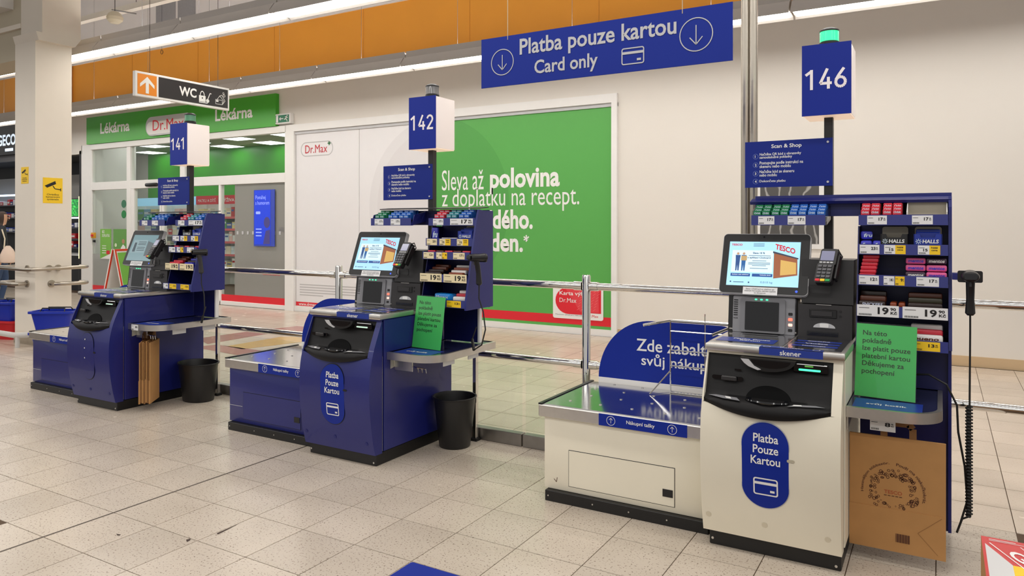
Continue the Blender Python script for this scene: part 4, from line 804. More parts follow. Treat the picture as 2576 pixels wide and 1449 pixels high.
# ------------------------------------------------------------------ basket shelves beside the kiosks
def basket_table(no):
    kx, ky = KX[no]; t = thing('basket_shelf', 'steel edged basket shelf fixed to the side of ' + WHO[no], 'shelf', (kx, ky, 0), group='basket shelves')
    x1, y0, y1 = .375, .085, (.66 if no == '146' else .79); r_ = .15
    outl = [(.0095, y1), (.0095, y0)] + [(x1 - r_ + r_ * math.cos(a), y0 + r_ + r_ * math.sin(a)) for a in [R(-90 + 10 * i) for i in range(10)]] + [(x1, y1)]
    ins = [(.0095, y1), (.0095, y0 + .02)] + [(x1 - r_ + (r_ - .02) * math.cos(a), y0 + r_ + (r_ - .02) * math.sin(a)) for a in [R(-90 + 10 * i) for i in range(10)]] + [(x1 - .02, y1)]
    MB().band(outl, ins, .648, .694).build('steel_edge', STEEL, t); MB().poly(ins, .655, .690).build('top', M('shelf_top_dark', (34, 38, 70), .12), t)
    mt = MB(TOPF(.690)).rect(.03, .30, .12, .30, .0012).build('blue_mat', M('mat_blue'), t); text('svůj košík', TOPF(.691), mt, WHITE, .08, .18, .16, .04, bold=.015, c=.0015)
    MB().sweep([(y0 + .03, .652), (y0 + .03, .585), (y0 + .10, .60), (y1, .635), (y1, .652)], .0095, .0155).build('wall_bracket', STEEL, t); MB().box(.0095, .30, y1 - .13, y1 - .09, .615, .65).build('rear_bracket', NAVY if no != '141' else STEEL, t)
    if no != '146':
        MB().box(.205, .235, y1 - .03, y1, 0, .65, .003, 1).build('leg', CHROME, t); MB().box(.195, .245, y1 - .04, y1 + .01, 0, .02).build('foot', RUBBER, t)
        MB().box(.02, .10, y0 + .04, y0 + .05, .60, .648).build('tag_holder', ACRYL, t)
        for yy in (.34, .62): MB().box(.30, .306, yy - .06, yy + .06, .60, .648).build('tag_holder', PAPER, t)
        for dx in (0, .03, .06): MB().tube([(.03 + dx, .16, .61), (.20 + dx, .155, .60), (.205 + dx, .155, .575)], .003, 6).build('bag_hook', CHROME, t)
        MB().box(.02, .16, .15, .156, .575, .648).build('hook_plate', STEEL, t)
    return t
for no in KX: basket_table(no)

# ------------------------------------------------------------------ lane signs: pole, number box, beacon, instruction board
def lane_sign(no):
    kx, ky = KX[no]; s = thing('lane_sign', 'black pole with number box %s and blue board at %s' % (no, WHO[no]), 'sign', (kx, ky + .742, 0), group='lane number signs')
    dz = .02 if no == '146' else -.012
    MB().box(-.165, -.122, -.0, .045, .936, 2.05 + dz, .002, 1).build('pole', BLACK, s)
    bx = MB().box(-.258, -.026, -.095, .135, 2.04 + dz, 2.40 + dz, .006, 2).build('light_box', LITBOX, s)
    MB().box(-.254, -.03, -.091, .131, 2.036 + dz, 2.041 + dz).build('light_box_base', LITBOT, s)
    fp = FRONT(-.0955); MB(fp).box(-.260, -.024, 2.036 + dz, 2.404 + dz, 0, .003).build('number_panel', M('number_panel_blue', (14, 40, 146), .4, spec=.25), bx)
    digits(no, fp, bx, M('number_white', (240, 232, 232), .5, emit=.12), -.245, 2.170 + dz, .212, .104, .0045)
    bc = MB().lathe(-.142, .02, [(.048, 2.40 + dz), (.05, 2.405 + dz), (.05, 2.432 + dz), (.046, 2.436 + dz)], 24).build('beacon', BLACK, s)
    MB().lathe(-.142, .02, [(.047, 2.436 + dz), (.047, 2.488 + dz)], 24).build('beacon_lens', {'146': GREENLIT, '142': LENS, '141': LENSG}[no], bc); MB().lathe(-.142, .02, [(.018, 2.436 + dz), (.018, 2.487 + dz)], 12).build('beacon_core', LGREY, bc)
    MB().lathe(-.142, .02, [(.049, 2.488 + dz), (.049, 2.496 + dz), (.03, 2.508 + dz), (.01, 2.511 + dz)], 24).build('beacon_cap', BLACK, bc)
    fb = FRONT(-.008); dz *= .7
    bd = MB(fb).box(-.570, -.122, 1.682 + dz, 1.934 + dz, -.006, 0).build('instruction_board', M('board_blue', (18, 40, 132), .5, spec=.25), s)
    text('Scan & Shop', fb, bd, WHITE, -.43, 1.888 + dz, .155, .027, bold=.018, c=.0012)
    for i, (n_, ln) in enumerate((('1', 'Načtěte QR kód z obrazovky\nsamoobslužné pokladny'), ('2', 'Postupujte podle instrukcí na\nskeneru nebo mobilu'), ('3', 'Načtěte kód ze skeneru\nnebo mobilu'), ('4', 'Dokončete platbu'))):
        zc = 1.852 - .047 * i + dz - (.0 if i < 3 else -.004); q = MB(fb); q.ring(-.513, zc, .0145, .013, .0012, 20); q.build('step_ring', M('ring_blue', (120, 140, 210)), bd)
        text(n_, fb, bd, WHITE, -.517, zc - .007, None, .014, bold=.02, c=.0012)
        two = '\n' in ln; wds = (.215, .225, .18, .135)[i]; text(ln, fb, bd, WHITE, -.492, zc - (.017 if two else .009), wds, .036 if two else .018, bold=.012, lines=.85, c=.0012)
    for z in (1.913, 1.703): MB(fb).disc(-.145, z + dz, .006, 0, .004, 12).build('bolt', LGREY, bd)
for no in KX: lane_sign(no)

# ------------------------------------------------------------------ confectionery racks
SHF = {'146': [1.494, 1.352, 1.207, 1.063, .918], '142': [1.492, 1.356, 1.268, 1.122, .962], '141': [1.490, 1.356, 1.262, 1.120, .958]}
SFY = [.505, .475, .44, .41, .39]                        # front edge of each tray (local y)
BACKY = .665
def tagp(rk, x0, x1, z, y, col, price, big=False, promo=None, h=.042):
    f = FRONT(y); t = MB(f).rect(x0, x1, z, z + h, .0).build('price_tag', col, rk)
    wd = x1 - x0
    if promo:
        MB(f).rect(x0 + wd * .52, x1, z, z + h, .0006).build('promo_field', YELLOW, t); text('Nižší\ncena', f, t, INK, x0 + wd * .60, z + h * .4, wd * .3, h * .45, bold=.02, align='C', c=.0012); text(price, f, t, INK, x0 + wd * .24, z + h * .35, wd * .2, h * .3, bold=.03, c=.0008); pw = .5
    else:
        text(price, f, t, INK, x0 + wd * (.50 if big else .58), z + h * (.22 if big else .42), wd * (.26 if big else .22), h * (.62 if big else .36), bold=.035, c=.0008)
        text('90\nKč' , f, t, INK, x0 + wd * (.80 if big else .83), z + h * (.24 if big else .44), wd * (.16 if big else .1), h * (.58 if big else .3), bold=.03, c=.0008); pw = .8
    q = MB(f)
    for i in range(9): q.rect(x0 + wd * (.05 + .035 * i), x0 + wd * (.05 + .035 * i) + wd * .018, z + h * .08, z + h * .24, .0008)
    q.rect(x0 + wd * .05, x0 + wd * .3, z + h * .72, z + h * .76, .0008); q.build('barcode', INK, t)
def rack(no):
    kx, ky = KX[no]; r_ = thing('sweets_rack', 'navy impulse rack of sweets and chewing gum beside ' + WHO[no], 'rack', (kx, ky, 0), group='confectionery racks')
    zs = SHF[no]; x0, x1 = .022, .398
    # side panel on the right and thin left cheek
    top = 1.625 if no == '146' else 1.585
    side = [(SFY[0] + .02, zs[0] + .10), (BACKY - .09, top), (BACKY + .03, top), (BACKY + .03, zs[4] - .015), (SFY[4] - .015, zs[4] - .015), (SFY[4] - .015, zs[4] + .03), (SFY[0] - .01, zs[0] + .02)]
    if no == '146': side = [(SFY[0] + .07, zs[0] + .08), (BACKY - .05, top), (BACKY + .03, top), (BACKY + .03, .02), (BACKY - .02, .02), (BACKY - .02, zs[4] - .03), (SFY[4] + .05, zs[4]), (SFY[0] + .07, zs[0])]
    MB().sweep(side, x1, x1 + .014).build('side_panel', RACKBLUE, r_)
    MB().sweep([(SFY[0] + .04, zs[0] - .01), (BACKY, zs[0] - .01), (BACKY, zs[4]), (SFY[4] + .03, zs[4]), ], x0 - .006, x0).build('left_cheek', NAVY, r_)
    zb = .02 if no == '146' else zs[4] - .02
    MB().box(x0 - .006, x1, BACKY, BACKY + .015, zb, top - .02).build('back_panel', NAVY, r_)
    if no != '146': MB().box(.018, .30, BACKY + .02, BACKY + .035, .696, zs[4] - .005).build('lower_screen', NAVY, r_); MB().box(.30, .315, BACKY + .015, BACKY + .045, .696, zs[4] - .005).build('screen_post', WPAINT, r_)
    # header over the arm
    if no == '146':
        MB().box(-.50, x1 + .014, BACKY, BACKY + .012, 1.535, 1.645).build('header_board', RACKBLUE, r_); MB().sweep([(BACKY - .055, 1.598), (BACKY - .065, 1.612), (BACKY, 1.632), (BACKY, 1.618)], -.515, x1 + .012).build('header_lip', RACKBLUE, r_)
    else: MB().sweep([(SFY[0] + .06, 1.604), (BACKY, 1.612), (BACKY, 1.606), (SFY[0] + .06, 1.598)], -.46, x1).build('header_lip', BLACK, r_); MB().box(-.46, x1, BACKY, BACKY + .01, 1.49, 1.59).build('header_board', NAVY, r_)
    # arm tray
    ax0, ax1 = -.485, -.128; z = zs[0] - .006
    MB().sweep([(SFY[0], z), (SFY[0] + .01, z + .012), (BACKY, z + .045), (BACKY, z + .03), (SFY[0] + .01, z)], ax0, ax1).build('arm_tray', NAVY, r_)
    MB().box(ax0, ax1, SFY[0] - .005, SFY[0], z, z + .052).build('arm_price_rail', M('rail_plastic', (54, 60, 130), .2), r_)
    for xx in (ax0 - .006, ax1): MB().sweep([(SFY[0], z), (SFY[0] + .03, z + .075), (BACKY, z + .10), (BACKY, z + .03)], xx, xx + .006).build('arm_cheek', RACKBLUE if no != '146' else ACRYL, r_)
    P, C_ = PAPER, (PAPER if no == '146' else CREAMTAG)
    if no == '141': C_ = PAPER
    tagp(r_, ax0 + .035, ax0 + .115, z + .004, SFY[0] - .006, P, '17'); tagp(r_, ax0 + .18, ax0 + .265, z + .004, SFY[0] - .006, P, '17')
    for i, zz in enumerate(zs):
        y = SFY[i]; zz -= .004 if i else .006
        MB().sweep([(y, zz), (y + .01, zz + .012), (BACKY, zz + .035), (BACKY, zz + .025), (y + .01, zz)], x0, x1 - .001).build('tray', NAVY, r_)
        MB().box(x0, x1 - .002, y - .005, y, zz, zz + .05).build('price_rail', M('rail_plastic'), r_)
        ty, tz = y - .0062, zz + .004
        if i == 0:
            tagp(r_, .06, .145, tz, ty, P, '17'); tagp(r_, .25, .335, tz, ty, P, '17') if no == '146' else tagp(r_, .20, .38, tz, ty, P, '17', True)
        elif i == 1:
            tagp(r_, .03, .115, tz, ty, C_, '23'); tagp(r_, .135, .225, tz, ty, C_, '15', promo=True); tagp(r_, .275, .365, tz, ty, C_, '15', promo=True)
        elif i == 2:
            tagp(r_, .03, .115, tz, ty, C_, '12'); tagp(r_, .135, .18, tz, ty, C_, '14'); tagp(r_, .183, .222, tz, ty, YELLOW, '9'); tagp(r_, .27, .36, tz, ty, C_, '17')
        elif i == 3:
            C4 = P if no == '146' else CREAMTAG; tagp(r_, .024, .20, tz - .004, ty, C4, '19', True, h=.054); tagp(r_, .215, .395, tz - .004, ty, C4, '19', True, h=.054)
        else:
            tagp(r_, .028, .09, tz, ty, P, '15'); tagp(r_, .255, .365, tz, ty, YELLOW, '13')
            if no == '141': tagp(r_, .11, .20, tz, ty, YELLOW, '13')
    # scanner cradle on the outside of the side panel
    zc = {'146': 1.262, '142': 1.285, '141': 1.270}[no]
    MB().box(x1 + .014, x1 + .05, .43, .50, zc - .02, zc + .01).build('cradle_arm', RACKBLUE, r_); MB().rrect if 0 else None
    MB(FRONT(.425)).rrect(.432, .528, zc - .03, zc + .022, .008, -.015, -.004).build('cradle', BLACK, r_)
    # hand scanner
    g = thing('hand_scanner', 'black hand scanner with coiled cable hanging on the rack of ' + WHO[no], 'scanner', (kx + .48, ky + .40, zc), R(0 if no == '146' else -28), group='hand scanners')
    gl = DGREY if no == '141' else BLACK
    MB().lathe(0, 0, [(.01, 0), (.03, .005), (.034, .03), (.030, .06), (.036, .09), (.034, .105), (.01, .108)], 20, 1.05, .8).build('head', BLACK, g)
    for v in g.children[0].data.vertices: v.co = Vector((v.co.x, -.06 + v.co.z * 1.1, v.co.y * .9))
    MB().rrect(-.024, .024, -.012, .014, .006, 0, .004).build('window', DGLOSS, g); 
    for v in g.children[1].data.vertices: v.co = Vector((v.co.x, -.062 - v.co.z, v.co.y))
    MB().tube([(0, -.01, -.015), (0, .0, -.05), (0, .008, -.10), (0, .012, -.165), (0, .012, -.175)], [.018, .017, .016, .020, .012], 14).build('grip', gl, g)
    MB().tube([(0, -.02, -.02), (0, -.022, -.045)], [.006, .005], 8).build('trigger', DGREY, g)
    if no == '146':
        MB().tube([(0, .012, -.17), (0, .012, -.25), (-.002, .012, -.58)], .004, 8).build('cable', RUBBER, g)
        n = 34; pts = [(-.004 + .011 * math.cos(i * R(60)), .012 + .011 * math.sin(i * R(60)), -.58 - .49 * i / (n * 6)) for i in range(n * 6)]
        MB().tube(pts, .0048, 6).build('coiled_cable', RUBBER, g); MB().lathe(-.004, .012, [(.008, -.575), (.009, -1.07)], 10).build('coil_core', RUBBER, g)
        MB().tube([(-.006, .012, -1.07), (-.03, .012, -1.085), (-.05, .012, -1.15), (-.035, .012, -1.10), (-.01, .014, -1.0), (-.02, .014, -.85), (-.045, .014, -.70), (-.05, .01, -.58), (-.09, -.0, -.49), (-.16, .02, -.455), (-.26, .05, -.47)], .0045, 8).build('loop_cable', RUBBER, g)
    else:
        lp = [(0, .012, -.17), (-.005, .014, -.26), (.02, .03, -.34), (.05, .03, -.45), (.02, .02, -.55), (-.10, .03, -.60 if no == '142' else -.585), (-.16, .05, -.54), (-.14, .07, -.46)]
        MB().tube(lp, .0045, 8).build('cable', RUBBER, g)
        MB().tube([lp[5], lp[6]], .010, 8).build('coil_section', RUBBER, g)
    return r_
for no in KX: rack(no)

# ------------------------------------------------------------------ goods on the racks
GC = {'green': M('gum_green', (30, 130, 84), .3), 'blue': M('gum_blue', (36, 104, 196), .3), 'red': M('gum_red', (216, 52, 70), .3), 'teal': M('gum_teal', (50, 140, 150), .3), 'pink': M('roll_pink', (226, 90, 150), .3), 'dark': M('wrapper_dark', (44, 28, 24), .3), 'brown': M('wrapper_brown', (96, 48, 30), .3), 'white': M('wrapper_white', (236, 232, 228), .3), 'violet': M('pack_violet', (58, 60, 190), .3), 'halls': M('carton_blue', (26, 50, 150), .35), 'black': M('carton_black', (26, 26, 28), .35), 'cardb': M('grey_board', (176, 168, 152), .7), 'wafer': M('wrapper_sky', (30, 130, 210), .3), 'pale': M('print_pale', (215, 232, 245), .4)}
def item(no, name, label, cat, x, i, mb_list, dy=.03, rz=0.0, zo=0.0):
    kx, ky = KX[no]; z = SHF[no][max(i, 0)] - (.004 if i > 0 else .006) + .010 + (.022 * dy / .2) + zo
    t = thing(name, label + ' of ' + WHO[no], cat, (kx + x, ky + SFY[max(i, 0)] + dy, z), rz, 'goods on the racks')
    for nm, mb, m in mb_list: mb.build(nm, m, t)
    return t
def gum_carton(no, x, i, c, where, n=2, rows=3, brand='Orbit'):
    wd = .085; t = item(no, 'gum_carton', '%s gum carton %s' % (c, where), 'carton', x, i, [], .018, 0, .024)
    MB().box(-wd / 2, wd / 2, 0, .118, .006, .012).build('carton_base', GC[c], t); MB().box(-wd / 2, wd / 2, .114, .118, .008, .072).build('carton_back', GC[c], t)
    for r_ in range(rows):
        for q in range(n):
            xa = -wd / 2 + .002 + q * wd / n
            p = MB().box(xa, xa + wd / n - .004, .004 + .03 * r_, .034 + .03 * r_, .013, .040 + .016 * r_, .003, 1).build('gum_pack', GC[c], t)
            f = FRONT(.004 + .03 * r_); text(brand, f, p, GC['pale'], xa + .004, .022 + .016 * r_, (wd / n - .012), .010, bold=.03, c=.001, shear=.15)
    return t
for a, c in zip((-.44, -.35, -.262, -.174), ('green', 'green', 'blue', 'blue')):
    gum_carton('146', a, 0, c, {-.44: 'at the left end of the top arm', -.35: 'second from the left on the top arm', -.262: 'third from the left on the top arm', -.174: 'at the right end of the top arm'}[a])
gum_carton('146', .07, 0, 'red', 'at the left of the top tray'); gum_carton('146', .165, 0, 'red', 'in the middle of the top tray')
for no in ('142', '141'):
    gum_carton(no, -.43, 0, 'green', 'at the left end of the top arm'); gum_carton(no, -.31, 0, 'blue', 'in the middle of the top arm'); gum_carton(no, -.215, 0, 'blue', 'at the right end of the top arm')
    gum_carton(no, .09, 0, 'red', 'at the left of the top tray'); gum_carton(no, .19, 0, 'teal', 'in the middle of the top tray'); gum_carton(no, .29, 0, 'blue', 'at the right of the top tray')
item('146', 'empty_carton', 'empty grey cardboard display carton on the top tray', 'carton', .31, 0, [('tray_liner', MB().box(-.07, .07, .02, .09, .0, .004), GC['cardb']), ('carton_back', MB().box(-.08, .08, .1, .104, 0, .085), GC['cardb']), ('carton_side', MB().sweep([(0, 0), (0, .03), (.1, .085), (.1, 0)], -.084, -.08), WHITE), ('carton_side', MB().sweep([(0, 0), (0, .03), (.1, .085), (.1, 0)], .08, .084), WHITE), ('carton_base', MB().box(-.08, .08, 0, .1, 0, .006), GC['cardb'])], .03, 0, .018)
def halls(no, x, c, where):
    t = item(no, 'lozenge_carton', '%s lozenge carton %s' % (c, where), 'carton', x, 1, [], .03, 0, .030); m = GC['black'] if c == 'black' else GC['halls']; w2 = .056
    MB(FRONT(0)).poly([(-w2, -.018), (w2, -.018), (w2, .055), (w2 * .6, .055), (w2 * .5, .038), (-w2 * .5, .038), (-w2 * .6, .055), (-w2, .055)], -.003, 0).build('carton_front', m, t)
    for s_ in (-1, 1): MB().box(s_ * w2 - .0015, s_ * w2 + .0015, 0, .1, 0, .055).build('carton_side', m, t)
    MB(FRONT(.1)).rrect(-w2, w2, 0, .09, .012, -.003, 0).build('carton_back', GC['cardb'], t)
    text('HALLS', FRONT(0), t, WHITE, -.022, .012, .065, .018, bold=.03, c=.001, shear=.1); q = MB(FRONT(0))
    for a in range(8): q.line([(-.038 + .004 * math.cos(R(45 * a)), .02 + .004 * math.sin(R(45 * a))), (-.038 + .013 * math.cos(R(45 * a)), .02 + .013 * math.sin(R(45 * a)))], .0025, .001)
    q.build('burst_print', GC['pale'], t)
    if c == 'blue':
        for k in range(2): MB().box(-.05, .05, .02 + .035 * k, .05 + .035 * k, .03, .065 + .012 * k, .004, 1).build('lozenge_pack', GC['halls'], t)
halls('146', .175, 'black', 'in the middle of the second tray'); halls('146', .315, 'blue', 'at the right of the second tray'); halls('141', .17, 'black', 'in the middle of the second tray'); halls('141', .30, 'blue', 'at the right of the second tray'); halls('142', .315, 'blue', 'at the right of the second tray')
def pack(no, name, label, x, i, sz, m, dy=.03, zo=0.0, rz=0.0, txt=None, tm=None):
    a, b_, c = sz; c *= 1.35; zo = zo * 1.35 + (.024 if i >= 2 else .012)
    t = item(no, name, label, 'pack', x, i, [('wrapper', MB().box(-a / 2, a / 2, 0, b_, 0, c, min(a, b_, c) * .25, 2), m)], dy, rz, zo)
    MB().box(-a * .4, a * .4, .01, b_ - .005, -(.012 if i >= 2 else .001), 0).build('tray_insert', GC['cardb'], t) if zo < .03 else None
    if txt: text(txt, FRONT(0), t, tm or WHITE, -a * .38, c * .28, a * .76, c * .45, bold=.03, c=.001, shear=.2)
    return t
for k, (x, zo, dy) in enumerate(((.055, 0, .03), (.11, 0, .03), (.06, .032, .05))): pack('146', 'chewy_pack', 'violet sweets pack, %s of three on the second tray' % ORD[k], x, 1, (.05, .05, .03), GC['violet'], dy, zo, R(8 * k), 'fru', GC['pale'])
pack('142', 'chewy_pack', 'upright violet sweets pack on the second tray', .055, 1, (.045, .03, .07), GC['violet'], .05, 0, R(12), 'fru', GC['pale'])
for k in range(2): pack('142', 'mint_pack', '%s silver mint pack on the second tray' % ORD[k], .14 + .07 * k, 1, (.06, .06, .02), GC['white'], .04, 0, R(15 * k - 8), 'mint', GC['teal'])
for k in range(6): pack('146', 'jelly_pack', '%s thin red pack from below on the third tray' % ORD[k], .062 + .003 * k, 2, (.07, .08, .012), GC['red'], .03 + .006 * k, .0125 * k)
for r_ in range(3):
    for k in range(2):
        pack('146', 'sweets_roll', '%s sweets roll of the %s layer on the third tray' % (('left', 'right')[k], ORD[r_]), .265 + .085 * k, 2, (.083, .03, .022), GC['pink'] if (r_ + k) % 3 else M('roll_black', (60, 40, 60), .3), .03 + .022 * r_, .022 * r_, 0, 'mentos', WHITE if (r_ + k) % 3 == 0 else GC['violet'])
for k, c in enumerate(('dark', 'brown', 'dark')): pack('146', 'chocolate_bar', '%s chocolate bar at the left of the fourth tray' % ('front', 'middle', 'rear')[k] , .085, 3, (.115, .04, .024), GC[c], .03 + .042 * k, .012 * k, R(-4), 'SNICKERS' if k == 0 else None, M('bar_print', (200, 205, 225)))
for k in range(2): pack('146', 'chocolate_bar', 'copper chocolate bar, %s of two on the fourth tray' % ORD[k], .175 + .035 * k, 3, (.028, .1, .022), M('wrapper_copper', (140, 62, 30), .3), .03, 0)
for k, c in enumerate(('dark', 'dark', 'brown')): pack('146', 'chocolate_bar', '%s olive dark chocolate bar right on the fourth tray' % ('front', 'middle', 'rear')[k], .305, 3, (.14, .04, .024), M('wrapper_olive', (54, 50, 30), .25) if k == 1 else GC[c], .03 + .042 * k, .012 * k, R(3))
for k in range(3): pack('146', 'wafer_bar', '%s white wafer bar right on the lowest tray' % ('front', 'middle', 'rear')[k], .31, 4, (.13, .035, .026), GC['white'] if k != 1 else GC['red'], .03 + .037 * k, .012 * k, R(-3), 'bueno' if k == 0 else None, GC['brown'])
for no in ('142', '141'):
    for k in range(5): pack(no, 'small_bar', 'small dark red bar, %s from left on the third tray' % ORD[k], .06 + .07 * k, 2, (.06, .05, .014), GC['brown'] if k % 2 else GC['red'], .04)
    for k in range(4): pack(no, 'chocolate_bar', '%s chocolate bar in the left pile, fourth tray' % ORD[k], .11, 3, (.12, .03, .02), (GC['red'] if no == '141' else GC['dark']) if k < 2 else GC['brown'], .02 + .034 * k, .008 * k, R(6 - 4 * k))
    for k in range(4): pack(no, 'chocolate_bar', '%s chocolate bar in the right pile, fourth tray' % ORD[k], .29, 3, (.12, .03, .02), (GC['white'] if k % 2 else M('wrapper_copper')) if no == '142' else (GC['dark'] if k % 2 else GC['violet']), .02 + .034 * k, .008 * k, R(-6 + 4 * k))
pack('142', 'wafer_pack', 'blue wafer pack lying on the lowest tray', .19, 4, (.15, .07, .035), GC['wafer'], .03, 0, R(-12), 'Margot', WHITE)
for k in range(3): pack('142', 'wafer_bar', '%s red and white bar on the lowest tray' % ('front', 'middle', 'rear')[k], .33, 4, (.10, .035, .024), GC['red'] if k == 1 else GC['white'], .03 + .037 * k, .01 * k, R(8))

# ------------------------------------------------------------------ acrylic notices, waste bins, paper bags
def green_notice(no):
    kx, ky = KX[no]; t = thing('payment_notice', 'green card-only notice in a clear stand on the basket shelf of ' + WHO[no], 'sign', (kx + .019, ky + (.340 if no == '146' else .325), .6945), R(-7), 'green payment notices')
    f = BASIS((0, 0, 0), (1, 0, 0), (0, .05, .33)); H = .335
    MB(f).box(0, .252, 0, H, -.002, 0).build('sheet', PAPERGREEN, t); MB(f).box(-.003, .255, -.002, H + .006, .002, .0035).build('acrylic_front', ACRYL, t)
    text('Na této\npokladně\nlze platit pouze\nplatební kartou\nDěkujeme za\npochopení', f, t, INK, .028, .10, .20, .205, c=.001, lines=1.12, bold=.004)
    MB().box(-.002, .254, 0, .10, 0, .0025).build('acrylic_foot', ACRYL, t)
for no in ('146', '142'): green_notice(no)
def bin_(label, x, y, rt_, rb, h, ex=1.0):
    t = thing('waste_bin', label, 'bin', (x, y, 0))
    MB().lathe(0, 0, [(rb - .004, 0), (rb, .006), (rt_ - .004, h - .015), (rt_ + .004, h - .012), (rt_ + .006, h - .004), (rt_ + .002, h), (rt_ - .005, h - .002), (rt_ - .009, h - .02), (rb - .006, .012)], 36, ex).build('shell', M('bin_black', (24, 24, 25), .4, noise=.1), t)
    return t
bin_('round black waste bin beside the middle blue checkout', -2.833, 4.07, .145, .105, .34); bin_('oval black waste bin beside the left blue checkout', -5.462, 4.03, .15, .115, .325, 1.22)
def paper_bag(label, loc, rz, wd=.375, h=.50, th=.012, printed=True, group=None, mat=None):
    mat = mat or KRAFT
    t = thing('paper_bag', label, 'bag', loc, rz, group); F_ = FRONT(0)
    MB(F_).box(0, wd, 0, h, -th, 0, .002, 1).build('bag_body', mat, t); MB(F_).box(0, wd, 0, .185, 0, .003).build('folded_bottom', mat, t)
    for s_ in (.13, .27): pass
    q = MB(F_); q.line([(wd * .37, h - .005), (wd * .37, h + .045), (wd * .41, h + .062), (wd * .63, h + .062), (wd * .67, h + .045), (wd * .67, h - .005)], .028, -th / 2); q.build('handle', KRAFTD, t)
    if printed:
        C0 = (.175, .262)
        q = MB(F_); rnd = random.Random(3)
        for k in range(150):
            a = rnd.uniform(0, 2 * math.pi); rad = rnd.uniform(.062, .098); s_ = rnd.uniform(.003, .008)
            px_, py_ = C0[0] + rad * math.cos(a) * 1.05, C0[1] + rad * math.sin(a)
            if py_ > .192: q.ring(px_, py_, s_, s_ * .62, .0008, 8, rnd.uniform(.7, 1.2))
        w_ = q.build('wreath_print', KINK, t); w_['kind'] = 'stuff'
        text('TESCO', F_, t, M('rust_ink', (168, 84, 48), .8), .14, .25, .07, .016, bold=.02, c=.0008); q = MB(F_)
        for k in range(5): q.line([(.139 + .015 * k, .242), (.150 + .015 * k, .242)], .0035, .0008)
        q.build('dash_print', KINK, t)
        def arc(R0, a_mid):
            return lambda a, b_: (C0[0] + (R0 + b_) * math.sin(a / R0 + a_mid), C0[1] + (R0 + b_) * math.cos(a / R0 + a_mid))
        text('Použi ma niekoľkokrát.', F_, t, KINK, .0, 0, .20, .014, bold=.015, c=.0008, map2=arc(.115, .1)); text('Használjon többször.', F_, t, KINK, -.185, 0, .185, .014, bold=.015, c=.0008, map2=arc(.115, -.12))
        for k in range(16): MB(F_).rect(.185 + .0035 * k, .1865 + .0035 * k + .0012 * (k % 3), .045, .082, .0048).build('barcode_bar', KINK, t)
        MB(F_).line([(.36, .18), (.27, .10), (.345, .02)], .0015, .0048).build('crease', KRAFTD, t)
    return t
pb = thing('paper_bag_tag', 'small white price tag on the bag hook of the cream checkout', 'tag', (KX['146'][0] + .148, KX['146'][1] + .165, .585)); tagp(pb, -.05, .05, 0, 0, PAPER, '8', h=.05)
MB().tube([(.0, .002, .05), (.0, .03, .06), (0, .1, .06)], .003, 6).build('hook', CHROME, pb)
paper_bag('printed brown paper bag hanging beside the cream checkout', (-.355, 3.62, .055), 0)
for k in range(7): paper_bag('flat brown paper bag, %s in the bundle at the left checkout' % ORD[k], (-5.606 - .0098 * k, 3.757 - .0082 * k, .06 + .006 * (k % 3)), R(-50), .24, .49, .008, False, 'bundle of paper bags', (KRAFT, KRAFTD)[k % 2])
b2 = thing('bag_tag', 'white price tag on the steel shelf edge of the blue left-hand checkout', 'tag', (KX['141'][0] + .10, KX['141'][1] + .082, .645)); tagp(b2, -.04, .05, 0, 0, PAPER, '8', h=.045)

# ------------------------------------------------------------------ shopping baskets, person, carton in the corner
def basket(label, loc, m, rz=0.0, n=1, handles=True):
    t = thing('shopping_basket', label, 'basket', loc, rz)
    o = [(-.23, -.15), (.23, -.15), (.23, .15), (-.23, .15)]
    b = MB(); A = [b._v((x * .78, y * .78, 0)) for x, y in rr(-.23, .23, -.15, .15, .04)]; T_ = [b._v((x, y, .23)) for x, y in rr(-.23, .23, -.15, .15, .05)]; N = len(A)
    for i in range(N): b.face([A[i], A[(i + 1) % N], T_[(i + 1) % N], T_[i]])
    b.face(A); b.build('shell', m, t)
    MB(TOPF(.22)).band(rr(-.255, .255, -.175, .175, .06), rr(-.225, .225, -.145, .145, .05), 0, .025).build('rim', m, t)
    if handles:
        for s_ in (-1, 1): MB().tube([(-.14, s_ * .09, .24), (-.13, s_ * .06, .275), (.13, s_ * .06, .275), (.14, s_ * .09, .24)], .007, 8).build('handle', BLACK, t)
    for k in range(6):
        f = FRONT(-.14); MB(f).rect(-.06 + .02 * k, -.052 + .02 * k, .12, .17, .001).build('slot', m, t) if 0 else None
    return t
BB = M('basket_blue', (22, 48, 170), .35); RB_ = M('basket_red', (200, 30, 40), .4)
basket('blue shopping basket at the bottom of the stack behind the left bagging unit', (-8.98, 4.72, 0), BB, R(32), handles=False); basket('blue plastic shopping basket with black handles in front of the column', (-8.98, 4.72, .245), BB, R(32))
s1 = basket('red plastic shopping basket at the bottom of the stack left of the column', (-10.62, 4.98, 0), RB_, R(15), handles=False); basket('blue plastic shopping basket on top of the red one left of the column', (-10.62, 4.98, .245), BB, R(12))

